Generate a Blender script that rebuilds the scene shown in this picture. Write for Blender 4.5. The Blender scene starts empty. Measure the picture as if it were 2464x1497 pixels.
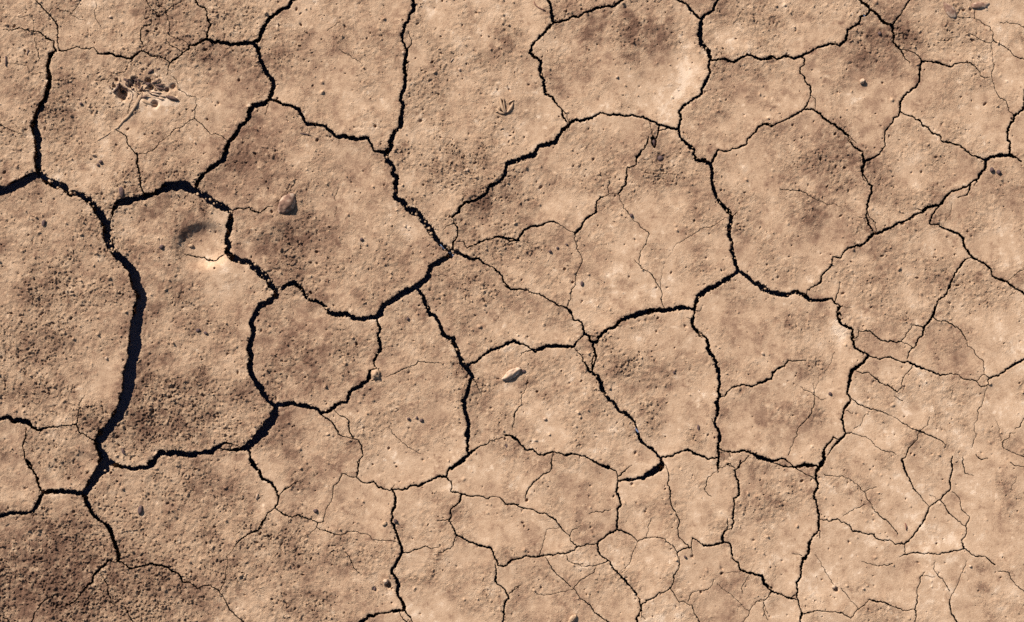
import bpy, bmesh, math, random, time
import numpy as np
from mathutils import Vector, Matrix, noise as mnoise

T0 = time.time()
random.seed(7)
rng = np.random.default_rng(11)
scene = bpy.context.scene

# ------------------------------------------------------------------ camera
# 1 photograph pixel = 1 mm on the ground; frame 2.692 x 1.636 m, camera looking straight down
CAM_H = 6.0
cam_d = bpy.data.cameras.new("camera")
cam = bpy.data.objects.new("camera", cam_d)
scene.collection.objects.link(cam)
cam.location = (0, 0, CAM_H)
cam.rotation_euler = (0, 0, 0)
cam_d.sensor_width = 36.0
cam_d.lens = 36.0 * CAM_H / 2.692
cam_d.clip_end = 500.0
scene.camera = cam

# ------------------------------------------------------------------ sky, sun, exposure
SUN_EL, SUN_AZ = math.radians(34), math.radians(130)     # azimuth: direction the light comes from, counter-clockwise from +X
world = bpy.data.worlds.new("World")
scene.world = world
world.use_nodes = True
wn = world.node_tree
bg = wn.nodes["Background"]
sky = wn.nodes.new("ShaderNodeTexSky")
sky.sky_type = 'NISHITA'
sky.sun_disc = False
sky.sun_elevation = SUN_EL
sky.sun_rotation = math.pi / 2 - SUN_AZ
sky.air_density = 1.0
sky.dust_density = 0.6
wn.links.new(sky.outputs[0], bg.inputs[0])
bg.inputs[1].default_value = 0.05

sun_d = bpy.data.lights.new("sun", 'SUN')
sun_d.energy = 5.0
sun_d.angle = math.radians(0.5)
sun_d.color = (1.0, 0.93, 0.84)
sun = bpy.data.objects.new("sun", sun_d)
scene.collection.objects.link(sun)
sd = Vector((math.cos(SUN_AZ) * math.cos(SUN_EL), math.sin(SUN_AZ) * math.cos(SUN_EL), math.sin(SUN_EL)))
sun.rotation_euler = sd.to_track_quat('Z', 'Y').to_euler()
sun.location = sd * 10

vs = scene.view_settings
vs.view_transform = 'Standard'
vs.look = 'None'
vs.gamma = 1.0
vs.use_curve_mapping = False
vs.exposure = 0.7
scene.render.filter_size = 0.9
scene.cycles.use_denoising = False
scene.cycles.max_bounces = 6

# ------------------------------------------------------------------ materials
def nodes_of(name):
    m = bpy.data.materials.new(name)
    m.use_nodes = True
    nt = m.node_tree
    b = nt.nodes["Principled BSDF"]
    b.inputs["Roughness"].default_value = 0.95
    b.inputs["Specular IOR Level"].default_value = 0.12
    return m, nt, b

def noise_node(nt, vec, scale, detail=4.0, rough=0.6):
    n = nt.nodes.new("ShaderNodeTexNoise")
    n.inputs["Scale"].default_value = scale
    n.inputs["Detail"].default_value = detail
    n.inputs["Roughness"].default_value = rough
    nt.links.new(vec, n.inputs["Vector"])
    return n.outputs["Fac"]

def ramp(nt, fac, stops):
    r = nt.nodes.new("ShaderNodeValToRGB")
    cr = r.color_ramp
    cr.elements[0].position, cr.elements[0].color = stops[0][0], (*stops[0][1], 1)
    cr.elements[1].position, cr.elements[1].color = stops[-1][0], (*stops[-1][1], 1)
    for p, c in stops[1:-1]:
        e = cr.elements.new(p)
        e.color = (*c, 1)
    nt.links.new(fac, r.inputs["Fac"])
    return r.outputs["Color"]

def math_node(nt, op, a, b):
    n = nt.nodes.new("ShaderNodeMath")
    n.operation = op
    for i, v in enumerate((a, b)):
        if isinstance(v, (int, float)):
            n.inputs[i].default_value = v
        else:
            nt.links.new(v, n.inputs[i])
    return n.outputs[0]

def mud_material(name, use_tone=True):
    m, nt, b = nodes_of(name)
    tc = nt.nodes.new("ShaderNodeTexCoord")
    v = tc.outputs["Object"]
    big = noise_node(nt, v, 8.0, 9.0, 0.68)
    mid = noise_node(nt, v, 34.0, 6.0, 0.7)
    fine = noise_node(nt, v, 330.0, 3.0, 0.6)
    s = math_node(nt, 'MULTIPLY', math_node(nt, 'SUBTRACT', big, 0.5), 1.05)
    s = math_node(nt, 'ADD', s, math_node(nt, 'MULTIPLY', math_node(nt, 'SUBTRACT', mid, 0.5), 1.0))
    s = math_node(nt, 'ADD', s, math_node(nt, 'MULTIPLY', math_node(nt, 'SUBTRACT', fine, 0.5), 0.75))
    s = math_node(nt, 'ADD', s, 0.5)
    if use_tone:
        at = nt.nodes.new("ShaderNodeAttribute")
        at.attribute_name = "tone"
        s = math_node(nt, 'ADD', s, at.outputs["Fac"])
    col = ramp(nt, s, [(0.0, MUD[0]), (0.3, MUD[1]), (0.52, MUD[2]), (0.78, MUD[3]), (1.0, MUD[4])])
    nt.links.new(col, b.inputs["Base Color"])
    bn = nt.nodes.new("ShaderNodeBump")
    bn.inputs["Strength"].default_value = 1.0
    bn.inputs["Distance"].default_value = 0.0045
    hgt = noise_node(nt, v, 380.0, 3.0, 0.75)
    vo = nt.nodes.new("ShaderNodeTexVoronoi")
    vo.inputs["Scale"].default_value = 210.0
    wv = nt.nodes.new("ShaderNodeVectorMath"); wv.operation = 'MULTIPLY_ADD'
    nv_ = nt.nodes.new("ShaderNodeTexNoise"); nv_.inputs["Scale"].default_value = 260.0
    nt.links.new(v, nv_.inputs["Vector"])
    nt.links.new(nv_.outputs["Color"], wv.inputs[0]); wv.inputs[1].default_value = (0.005, 0.005, 0.0); nt.links.new(v, wv.inputs[2])
    nt.links.new(wv.outputs[0], vo.inputs["Vector"])
    sep = nt.nodes.new("ShaderNodeSeparateColor")
    nt.links.new(vo.outputs["Color"], sep.inputs[0])
    pit = math_node(nt, 'SUBTRACT', 0.42, vo.outputs["Distance"])
    pit = math_node(nt, 'MAXIMUM', pit, 0.0)
    sign = math_node(nt, 'SUBTRACT', sep.outputs[0], 0.45)
    hgt = math_node(nt, 'ADD', hgt, math_node(nt, 'MULTIPLY', math_node(nt, 'MULTIPLY', pit, sign), 3.0))
    if use_tone:
        ar = nt.nodes.new("ShaderNodeAttribute")
        ar.attribute_name = "grain"
        hgt = math_node(nt, 'MULTIPLY', hgt, math_node(nt, 'ADD', ar.outputs["Fac"], 0.15))
    nt.links.new(hgt, bn.inputs["Height"])
    nt.links.new(bn.outputs[0], b.inputs["Normal"])
    return m

MUD = [(0.172, 0.096, 0.063), (0.290, 0.178, 0.115), (0.409, 0.268, 0.172), (0.496, 0.340, 0.227), (0.610, 0.452, 0.328)]
M_MUD = mud_material("dry_mud")
M_GROUND = mud_material("open_ground", False)

def simple_mat(name, stops, scale, bump=0.0008, rough=0.85, spec=0.2):
    m, nt, b = nodes_of(name)
    tc = nt.nodes.new("ShaderNodeTexCoord")
    v = tc.outputs["Object"]
    nt.links.new(ramp(nt, noise_node(nt, v, scale, 5.0, 0.62), stops), b.inputs["Base Color"])
    bn = nt.nodes.new("ShaderNodeBump")
    bn.inputs["Strength"].default_value = 0.6
    bn.inputs["Distance"].default_value = bump
    nt.links.new(noise_node(nt, v, scale * 3.0, 4.0, 0.6), bn.inputs["Height"])
    nt.links.new(bn.outputs[0], b.inputs["Normal"])
    b.inputs["Roughness"].default_value = rough
    b.inputs["Specular IOR Level"].default_value = spec
    return m

M_SUB = simple_mat("crack_floor_shade_blue", [(0.3, (0.12, 0.17, 0.31)), (0.7, (0.16, 0.215, 0.36))], 60, 0.002)  # crack floor: navy tint of the deep shade put into its colour
M_STONE = simple_mat("brown_stone", [(0.32, (0.105, 0.058, 0.042)), (0.5, (0.215, 0.125, 0.088)), (0.68, (0.46, 0.34, 0.25))], 70)
M_DARK = simple_mat("dark_stone", [(0.3, (0.045, 0.030, 0.034)), (0.55, (0.10, 0.062, 0.055)), (0.75, (0.19, 0.12, 0.095))], 80)
M_PALE = simple_mat("pale_stone", [(0.3, (0.33, 0.215, 0.145)), (0.5, (0.43, 0.30, 0.21)), (0.7, (0.54, 0.40, 0.30))], 90)
M_CLOD = simple_mat("mud_clod", [(0.3, (0.22, 0.14, 0.09)), (0.5, (0.35, 0.232, 0.148)), (0.7, (0.46, 0.32, 0.212))], 140)
M_STRAW = simple_mat("dry_stalk", [(0.3, (0.27, 0.175, 0.12)), (0.5, (0.42, 0.29, 0.205)), (0.7, (0.56, 0.42, 0.31))], 260)
M_HUSK = simple_mat("dark_husk", [(0.35, (0.035, 0.022, 0.024)), (0.55, (0.10, 0.058, 0.046)), (0.75, (0.27, 0.175, 0.12))], 150)
M_TWIG = simple_mat("red_brown_twig", [(0.3, (0.10, 0.040, 0.030)), (0.7, (0.22, 0.105, 0.075))], 200)

TRACES = """
@0 0
517,470:22 462,508:28 455,560:30 440,620:26 445,670:28 462,710:34 462,760:32 445,810:36 428,860:32 425,910:36 385,980:38 345,1040:40 330,1090:40 325,1150:40 318,1190:42 335,1230:44 352,1290:46 345,1370:46 345,1420:48 357,1496:48
335,10:6 360,35:12 400,80:9 440,120:10 470,150:11 515,205:12 535,250:12 540,310:10 530,380:10 540,440:9 545,470:9
40,270:6 90,280:9 180,262:9 240,278:9 310,292:9 350,292:9 420,340:11 498,380:10 498,440:16 517,470:12
545,470:10 575,475:10 640,460:9 710,435:11 760,455:8 830,458:8 872,440:7 900,480:8 905,500:14 970,502:14 1060,515:16 1130,525:14 1205,545:14 1270,500:16 1310,470:12
1310,470:7 1330,430:6 1305,380:9 1303,320:9 1310,262:8 1340,240:8 1400,228:8 1405,160:4 1415,95:5 1370,45:7 1350,0:7
1310,470:10 1330,480:9 1390,515:9 1470,520:9 1520,545:9 1580,580:8
1545,700:6 1565,600:9 1620,550:14 1690,490:14 1755,450:13 1750,420:16 1810,415:18 1850,395:20 1890,370:22 1920,368:22
1920,368:14 1915,310:16 1950,240:15 1920,170:14 1905,90:10 1885,70:12 1840,55:12 1810,0:14
1920,368:26 1990,400:26 2070,392:28 2130,415:26 2200,408:28 2300,400:26 2345,400:26 2400,360:26 2420,300:28 2464,220:26
300,140:4 180,162:4 30,150:3
300,140:4 310,230:4 325,350:4 330,430:5 355,500:6 368,545:6 320,580:3
65,585:4 170,595:4 250,605:4 270,640:4 270,670:4 310,690:4 410,680:3
0,1155:7 90,1200:6 190,1240:4
490,748:5 600,742:5 700,732:3
520,80:5 590,105:6 650,110:5 650,130:6 700,80:6 740,0:4
450,120:6 490,70:6
650,130:3 720,175:4 810,205:3
885,0:3 895,60:4 870,110:4 890,180:4 930,250:4
1450,0:3 1530,100:4 1610,50:4 1690,10:4
1530,100:5 1555,150:6 1570,230:7 1560,320:5 1620,360:4 1700,375:4 1750,420:5
1535,370:4 1580,420:6 1690,475:6
1415,95:4 1465,130:5 1530,100:4
1600,0:4 1600,50:4
880,750:4 940,742:4 1010,735:4 1030,690:4 1160,665:4 1165,640:4 1205,570:3
1590,710:4 1640,760:5 1650,830:5 1745,890:6 1815,900:5 1820,970:6 1800,1100:7
1800,1100:7 1740,1130:6 1670,1185:6 1620,1195:7 1580,1250:7 1520,1290:7 1470,1325:6 1450,1370:7 1410,1400:7 1330,1418:6 1280,1430:6
1800,1100:8 1880,1165:7 1940,1240:5 2000,1240:6 2060,1265:6 2110,1305:6
1075,1205:8 1170,1265:9 1185,1340:9 1230,1390:9 1275,1440:12 1270,1496:12
2464,955:26 2350,970:30 2310,1030:32 2305,1090:34 2220,1170:32 2190,1240:36 2120,1310:30 2100,1370:34 2080,1430:34 2060,1496:34
1190,1060:5 1205,970:6 1230,930:5
@664 0
370,0:26 340,60:26 260,95:24 200,135:26 150,180:27 115,240:26 75,320:26 65,370:24 15,395:28 50,470:30 70,550:28 110,640:32 160,710:30 190,750:34 195,800:34 180,860:34 160,920:28
410,0:6 365,30:8 345,60:6
160,920:18 80,965:18 20,980:20 0,985:22
160,920:20 230,940:22 300,970:20 370,990:24 440,1040:24 470,1090:22 500,1150:24 570,1155:26 650,1165:24 710,1210:22 780,1270:22 870,1275:30 970,1290:32 1060,1275:26 1105,1340:16 1120,1395:16 1180,1405:28 1240,1420:30
1485,0:24 1495,80:24 1450,150:22 1440,200:22 1400,260:24 1380,320:24 1390,390:18 1430,460:18 1410,560:28 1405,640:28 1412,720:26 1405,810:28 1375,870:26 1370,920:24 1400,980:26 1380,1060:30 1370,1180:30 1310,1230:32 1290,1290:32 1275,1380:34 1240,1420:30 1240,1496:30
1430,460:10 1470,410:9 1460,350:6 1445,310:5
1440,560:4 1440,620:5 1430,670:6
800,455:4 840,490:6 890,510:5 980,565:5 1020,615:3
155,930:6 145,980:6 120,1070:4
800,1290:5 800,1340:4
480,285:4 530,335:4
690,285:4 810,200:4
@1328 0
395,0:24 425,70:22 440,150:24 445,205:20
445,205:18 500,210:18 560,190:16 630,150:18 680,165:16 750,110:18 800,100:20 880,75:20 1000,60:18 1090,0:20
445,205:18 400,260:20 360,305:18 310,355:20 300,370:12 265,400:18 225,490:22 290,535:22 335,580:22 325,660:24 330,710:20 360,740:18 375,870:26 440,900:18 480,960:14 530,1020:12 530,1070:14 570,1130:10 610,1135:6
540,1025:7 575,1060:7 575,1100:7 600,1130:6
60,1496:32 200,1455:32 280,1405:30 320,1350:28 470,1315:32 500,1250:30 550,1195:28 620,1125:24 640,1115:20 720,1118:20 850,1060:14 880,1045:14 970,1068:16 1050,1065:14 1110,1078:16 1165,1068:14 1280,1080:16 1340,1115:18 1430,1155:14 1500,1175:18 1600,1195:22
1600,0:16 1680,40:18 1740,110:18 1815,185:18
1970,0:18 1930,90:20 1870,130:22 1815,185:22
1815,185:20 1805,290:36 1810,400:34 1870,460:32 1900,530:26 1890,600:20 1895,680:20 1850,760:22 1815,870:22 1740,920:18 1650,980:18 1610,1040:18 1630,1100:18 1605,1195:18
1900,555:14 1960,555:20 2030,545:18 2120,580:18 2240,505:18 2360,550:18 2464,545:18
1605,1195:18 1630,1290:20 1700,1345:26 1750,1390:22 1760,1470:20 1790,1485:22 1850,1480:26
1340,1140:5 1355,1200:5 1360,1260:8 1380,1320:10
1425,1160:10 1415,1230:12 1400,1280:12
1420,1210:8 1500,1190:9
1365,1275:30 1378,1310:44 1382,1350:22 1385,1372:6
1330,1260:8 1315,1330:12 1270,1390:12 1215,1470:12 1210,1496:13
2464,1160:10 2415,1145:12 2340,1180:14 2310,1230:13 2240,1290:14 2230,1340:13 2160,1370:13 2100,1375:12 2030,1405:12 1965,1395:14 1920,1496:16
@1992 0
0,545:18 60,550:18 130,520:14 180,550:16 270,520:18 330,545:16 400,525:18 490,480:16 550,440:18 660,410:18 760,425:18 820,360:18 830,280:16 940,220:18 950,160:18 1000,145:14 1040,90:18
940,0:18 1040,90:20 1110,135:20 1160,200:24 1245,240:28
1245,240:16 1290,165:14 1350,85:12 1410,0:14
1245,240:16 1255,310:18 1260,400:16 1320,460:14 1350,520:10 1410,585:6
1345,455:6 1450,490:8 1490,520:9 1515,568:10
1320,460:6 1355,455:6
1515,568:14 1640,575:14 1790,620:13 1830,590:12 1980,590:10 2050,660:6 2060,705:6 2110,725:8 2145,715:5
1515,568:12 1500,650:14 1500,750:14 1450,815:14 1380,860:16 1320,940:14 1315,1035:14 1305,1075:10 1255,1095:14 1250,1130:12 1180,1210:13 1180,1340:9 1130,1420:10 1070,1460:12 990,1490:14
1315,1035:10 1400,1075:12 1490,1110:12 1520,1155:12 1570,1180:12 1620,1240:13 1685,1255:12 1700,1310:12 1780,1320:12 1880,1350:10 1980,1440:14 2110,1490:16
2464,940:10 2464,1000:18 2370,1070:20 2370,1110:20 2310,1230:20 2310,1300:16 2335,1310:18 2330,1440:20
2110,1490:22 2150,1455:24 2240,1440:28 2330,1440:22 2400,1465:14 2440,1496:14
2160,400:6 2175,500:5 2190,610:4 2165,680:7 2170,740:7 2210,860:7 2240,910:7 2300,940:7 2320,1020:7 2370,1070:7
1670,375:4 1745,380:6 1790,350:5 1850,340:4
1930,300:4 2010,330:5 2090,380:6 2160,400:6 2185,375:6
2185,375:9 2180,300:5 2120,235:6 2060,190:6 2010,175:6 2020,80:5
1850,160:5 1930,165:4 2010,175:4
2185,375:9 2250,415:8 2340,470:7 2380,520:8 2430,545:9 2464,550:8
2240,210:5 2330,215:6 2464,255:6
1275,325:5 1320,315:4 1380,305:3
400,525:9 430,545:12 430,600:10 390,640:10 390,680:12 430,710:13 440,760:12 490,810:12 488,870:13
488,870:9 470,940:9 430,1010:12
488,870:4 535,920:6 530,1010:6
430,1010:14 360,1060:14 280,1100:13 190,1140:13 130,1175:12 70,1150:10 0,1185:10
430,1010:12 520,1020:14 600,1080:18 700,1150:18 830,1250:18 860,1320:13 900,1365:16 970,1400:16
840,1250:6 910,1325:5
970,1400:6 975,1496:14
@0 404
1035,595:9 1020,640:12 1005,670:14
352,0:48 355,80:48 350,165:44 350,190:56
0,335:60 90,330:62 180,275:62 280,225:60 350,190:64
350,190:62 430,250:52 500,280:55 590,300:45 640,370:38 740,385:45 830,430:42 880,480:36
880,490:44 940,580:58 990,680:64 990,790:48 1010,860:46 1060,910:44 1130,980:50 1220,1070:58 1245,1130:68 1260,1210:72 1310,1300:74 1300,1400:82 1275,1496:86
1035,595:8 1045,530:22 1085,470:46 1140,450:56 1220,430:42 1330,405:46 1400,385:40 1500,340:44 1580,300:56 1700,290:62 1760,330:56 1830,360:50 1920,410:48 2000,470:48 2080,500:46 2135,535:30
2085,0:36 2080,55:34 2020,90:32 1930,150:34 1870,210:32 1830,270:28 1810,330:24
2135,535:34 2130,650:46 2110,740:40 2095,800:42 2120,850:38 2095,920:42 2150,960:40 2220,990:42 2310,1010:36 2390,1080:42 2464,1150:42
2145,530:9 2200,508:11 2260,515:9 2310,500:9 2340,530:10 2410,550:9 2464,510:9
1700,930:6 1790,950:10 1885,955:9 1905,980:12 1990,992:11 2070,935:9
1270,0:14 1270,100:12 1300,230:13 1335,370:13
1040,790:12 1060,880:14
@664 404
1240,0:34 1250,70:36 1310,130:30 1300,190:30 1340,230:32 1325,300:34 1325,410:38 1390,440:40 1430,510:42 1540,560:44 1580,630:40 1640,690:40 1680,770:44 1740,840:38 1840,900:34
1840,900:38 1830,950:42 1740,1000:42 1650,1040:40 1630,1130:42 1590,1180:44 1520,1230:44 1400,1290:42 1320,1340:42 1220,1400:40 1170,1496:38
1520,1230:20 1560,1300:26 1600,1370:26 1640,1496:26
1840,900:24 1900,920:34 1960,950:28 2030,980:24 2090,970:16 2150,1020:14 2250,1070:11 2310,1130:11 2320,1190:11 2390,1260:10 2464,1255:9
2464,65:26 2350,95:26 2335,200:26 2290,260:26 2190,310:28 2140,390:24 2050,435:22 1960,450:22 1925,490:24 1910,545:20 1845,590:16
1845,590:9 1870,650:9 1900,700:12 1895,770:12 1865,810:14 1855,900:14
1760,710:5 1800,665:6 1865,650:6
1880,815:5 1950,812:6 1985,875:9 2080,830:12 2170,795:14 2250,770:16 2350,785:18 2464,805:18
0,530:9 70,550:9 130,500:8 190,490:5
215,455:4 300,390:5 350,330:4 385,290:5 400,200:4
0,1040:40 80,1100:42 150,1170:38 200,1250:40
200,1250:30 280,1250:30 320,1210:30 380,1185:32 440,1240:28 480,1310:26 540,1360:28 640,1390:26 680,1430:22 715,1480:24 760,1485:28
215,1255:40 220,1320:44 150,1370:42 70,1410:38 20,1496:36
795,325:4 760,400:5 765,440:4
775,490:4 760,590:4
1780,570:4 1830,570:4
1970,380:4 1935,450:5
@1328 404
1250,0:13 1215,50:13 1215,100:9 1130,125:10 1130,210:13 1105,300:14 1045,375:12
1045,375:7 1000,375:4 960,370:7 880,405:12 845,450:12 845,545:13 750,600:16 700,690:16 645,745:16
645,745:7 640,790:7 660,880:7 700,940:5 712,1010:7 680,1070:6 655,1130:7 650,1215:7 610,1260:8 610,1340:7 570,1420:8
645,745:7 580,710:6 500,650:8 415,632:12 330,665:14 240,675:16 165,720:18 110,805:18 30,800:18 0,785:14
960,370:6 950,320:6 970,200:3
1045,375:6 1080,450:6 1095,510:6 1160,570:7 1190,625:5 1220,635:5 1270,690:7 1335,745:7 1300,840:6 1255,910:7 1240,1030:7 1260,1060:8 1340,1100:7 1390,1190:8 1435,1250:5 1455,1300:6 1440,1340:8 1470,1420:8 1470,1440:9
1760,30:14 1765,60:22 1840,65:28 1900,105:24
1950,0:16 1930,50:16 1905,105:16 1920,180:26 1915,290:26 1945,370:28 1980,450:28 2080,550:26 2095,595:26 2070,680:30 2075,770:26 2100,830:28 2090,900:28 2120,980:28 2155,1085:28
2155,1085:34 2050,1160:34 1960,1220:34 1880,1250:38 1800,1310:34 1765,1370:28 1755,1440:20
1755,1440:12 1680,1435:22 1600,1430:36 1480,1450:36 1350,1450:34 1250,1475:34 1190,1496:30
2155,1085:16 2240,1140:28 2320,1210:28 2400,1250:32 2464,1290:32
0,1225:12 50,1260:12 150,1255:11 220,1280:10 320,1300:10 400,1350:11 500,1410:12 570,1430:12 620,1496:12
2100,595:9 2150,540:5
1590,830:4 1690,780:5 1800,705:5 1900,680:5 1960,650:4 2050,590:3
1590,830:3 1510,950:3 1450,1100:3 1435,1190:4 1440,1250:5
1230,140:3 1300,175:4 1450,185:5 1600,200:3
1195,980:4 1240,1030:5
1760,1450:7 1800,1460:6 1815,1420:6
@1992 404
970,0:14 985,90:18 965,150:20 970,190:16 1010,240:10 1040,290:14 1060,300:14 1040,390:16 1010,470:16 1015,540:12 1000,570:12 1020,640:14 1060,700:13 1080,735:13
970,190:9 975,240:7 1000,260:5
1015,540:6 1040,600:6 1090,640:6 1100,720:6
990,80:14 1060,45:12 1130,5:12
2110,70:22 2110,130:18 2060,190:24 2030,240:18 1970,270:12 1945,300:12 1870,330:13 1790,350:14 1740,400:16 1690,470:18 1570,490:24 1530,540:20 1440,570:16 1370,620:18 1290,650:20 1220,690:18 1150,725:22 1090,745:18 1080,735:14
1460,515:6 1530,530:9
1970,290:14 1940,380:13 1850,410:8
2000,300:6 2035,260:6
1080,735:20 1010,805:22 940,855:18 850,870:13 800,910:13 770,965:12 700,955:12 680,1040:14 640,1080:12 590,1140:13 565,1205:12 460,1260:9 445,1310:7
0,1215:28 40,1255:32 130,1285:34 270,1310:32 360,1280:26 430,1310:30 470,1355:26 580,1360:24 690,1345:16
690,1345:10 715,1370:10 735,1300:8 755,1250:7 755,1180:4
690,1345:10 710,1385:14 760,1410:14 740,1470:22 770,1496:12
770,1410:5 870,1425:4
1680,490:10 1640,530:12 1590,650:12 1680,660:14 1780,710:16 1860,745:18 1905,785:18 1910,850:18 1970,945:16 2020,980:16 2100,1020:14 2160,1070:16 2180,1140:14 2310,1185:14 2390,1255:13 2464,1300:14
1975,955:8 1920,980:12 1860,1060:12 1820,1130:13 1790,1190:14 1760,1260:14 1720,1330:12 1660,1370:12 1615,1496:13
200,322:4 280,335:6 350,342:6 440,362:6 500,405:7 600,445:6 640,475:5 720,465:4 780,495:3
1800,460:4 1780,540:4 1740,620:4
2320,1175:4 2400,1100:5 2464,1070:4
2390,1270:4 2320,1320:4
500,500:3 440,600:3 370,740:3
@0 808
2165,1275:7 2210,1290:7 2260,1305:9
1280,0:86 1265,150:88 1245,300:86 1235,430:88 1210,550:86 1190,680:86 1175,800:84 1140,900:80 1080,1020:78 1000,1130:60 910,1250:50 940,1350:66 970,1420:66 960,1496:80
0,1035:24 90,1020:30 130,1060:34 250,1060:40 300,1110:22 340,1135:18 450,1110:16 550,1100:12 620,1095:10 710,1085:13
710,1085:10 725,1000:9 735,900:7 755,850:5 790,810:3
710,1085:10 745,1165:10 790,1180:9 850,1220:9 900,1265:14
240,1120:7 240,1200:12 210,1280:12 225,1380:12 280,1450:14 285,1496:16
970,1430:45 1050,1450:38 1130,1480:28 1350,1485:32 1420,1440:42 1490,1345:46 1600,1345:42 1760,1370:38 1950,1345:36 2010,1300:30 2090,1255:14 2170,1275:6
2040,1305:8 2130,1325:18 2240,1315:25 2320,1250:30
2464,1120:46 2390,1210:44 2310,1260:42 2270,1310:36
2285,1320:14 2320,1400:16 2380,1490:18
2430,-20:28 2360,70:34 2320,150:36 2345,220:36 2320,320:38 2310,420:42 2320,520:42 2320,600:38 2370,690:36 2464,830:34
680,715:6 660,770:6
940,900:5 960,980:5
@664 808
60,720:34 110,830:30 170,885:26 215,915:36
215,915:45 205,980:60 130,1120:66 20,1240:52 -30,1290:46
215,910:36 370,890:34 480,915:30 600,945:22 635,990:22 720,955:22 770,905:26 870,880:24 910,780:28 980,740:28 1070,670:28 1090,590:24 1105,580:14 1150,565:9
1130,545:14 1125,480:20 1160,430:22 1185,370:22 1160,260:22 1180,210:20 1150,110:16 1160,85:16
1180,640:10 1165,660:9 1100,680:7
1180,600:7 1150,560:6 1130,545:8
700,50:24 760,70:30 870,60:34 940,105:32 1040,105:32 1160,85:34 1200,0:32
1630,0:26 1640,60:28 1700,95:24 1760,240:34 1860,290:36 1890,380:30 1930,480:34 1965,550:32 2035,650:32
2035,650:24 1990,770:28 1950,860:34 1965,960:30 1990,1040:28 1995,1140:30 1985,1330:20 2000,1350:20
1975,540:14 2060,510:20 2110,470:16 2200,405:20 2290,370:20 2420,310:20 2464,325:16
2040,665:7 2080,730:6 2115,800:6 2115,820:4
1240,645:4 1300,620:7 1400,570:8 1500,535:7 1530,500:8 1600,512:7 1740,515:5 1770,525:3
640,1000:8 700,1035:12 760,1100:12 790,1170:10 830,1195:8 920,1215:6 975,1225:9 1010,1290:12 1025,1370:8 990,1410:8 975,1496:9
750,945:5 790,990:6 895,1050:9 900,1150:9 930,1215:9
1260,1100:5 1290,1160:5 1370,1235:5 1440,1300:5 1560,1355:4
1840,1496:20 1920,1430:24 2000,1360:22 2060,1315:12 2110,1280:8 2180,1260:9 2260,1220:7 2330,1210:5 2345,1188:5
2320,1180:5 2400,1190:12 2464,1240:12
2450,955:9 2420,990:10 2420,1060:6 2405,1130:4
@1328 808
1795,262:7 1825,268:7 1855,285:9
0,340:16 70,310:18 170,340:14 240,390:13 280,410:30 380,360:26 530,360:24 625,365:20 690,295:10 735,245:16
130,465:4 180,415:6 250,400:9
560,0:9 610,40:12 625,110:12 710,135:12 735,245:18 780,270:20 785,315:16 840,325:24 890,245:22 940,210:24 1010,190:20 1080,110:28 1250,55:32 1380,30:34
780,260:9 840,272:4
1010,190:10 1075,170:5
815,330:20 830,420:22 840,480:14 805,590:10
820,450:8 805,500:10 805,590:8
640,380:4 710,450:7 745,530:14 790,600:20 860,640:26 890,720:30 910,780:26 960,850:28 1050,960:20 1100,970:26 1200,1060:18 1225,1160:22 1255,1235:22 1330,1300:18 1400,1350:14 1435,1395:20 1465,1450:18
1755,0:18 1750,60:12 1730,120:26 1735,180:26 1800,265:18 1825,285:5
1815,230:5 1870,300:22 1870,380:24 1920,450:26 1965,560:24 1985,700:24 1985,830:22 1955,880:26 1970,950:22 1940,1060:18 1945,1100:22 1985,1160:22 1970,1280:24 1975,1390:14 1970,1496:11
1675,95:4 1720,115:8
1910,1030:6 1930,1080:9
1990,825:9 2030,825:10 2100,740:12 2200,715:10 2280,735:12 2380,690:14 2464,665:14
1440,1390:12 1530,1380:16 1610,1345:16 1690,1315:20 1780,1365:16 1890,1405:16 1975,1390:16
1975,1310:14 2100,1345:12 2200,1325:18 2300,1360:18 2400,1410:28 2464,1430:24
2060,1340:6 2090,1390:4
2255,1370:8 2200,1430:8 2150,1490:8
2055,1445:7 2130,1490:7
0,1185:12 50,1185:12 140,1265:14 210,1325:12 260,1315:10 310,1365:14 370,1365:12 440,1335:12 550,1370:12 620,1355:14 750,1390:12 870,1455:13 960,1496:13
205,665:4 195,750:4 160,800:5 150,910:5 90,975:11 85,1030:6 65,1130:4
445,1345:6 430,1496:7
@1992 808
740,0:14 745,50:24 740,90:22 795,170:22 865,190:22 880,280:24 890,350:22 960,410:16 1020,440:18
940,190:5 935,220:8 1040,220:11 1115,290:10 1190,315:12 1330,315:9
935,225:7 930,270:7 890,290:7
1330,315:8 1370,250:8 1430,165:8 1540,185:10
1330,320:6 1440,375:6
1640,0:18 1620,75:18 1540,185:18 1530,260:12 1480,300:10 1445,375:12 1395,420:9 1380,480:7
1620,80:8 1660,125:8 1740,130:9 1820,180:9 1890,235:9 1940,320:5 1945,365:6 2005,400:6 2040,460:6 2090,500:6 2095,600:6 2095,620:7 2140,650:9
2095,620:5 2020,680:6
1020,440:13 1130,485:10 1180,462:12 1230,462:12 1335,510:12 1390,500:14 1510,565:16 1630,605:14 1710,625:9 1800,618:8 1855,625:7 1930,670:10 2020,680:9 2065,735:9 2120,725:7 2140,660:12 2230,630:14 2350,545:14 2440,495:16 2464,480:14
2120,730:5 2080,880:6 2030,960:7 2030,1050:5 2000,1090:4 2020,1200:5 1980,1300:5
1020,440:20 980,510:22 870,580:22 855,660:24 840,720:20 825,790:14 855,830:14 855,870:14 805,930:18 775,1040:18 795,1110:14 810,1170:16 750,1240:20 700,1290:14 655,1355:8
750,1220:7 700,1200:10 640,1280:15 605,1380:22 600,1450:22 560,1496:26
910,590:7 960,610:9 1030,605:9 1110,670:10 1130,700:10 1200,720:12 1290,785:10 1330,740:8 1340,680:7 1390,600:7 1430,540:8
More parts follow.
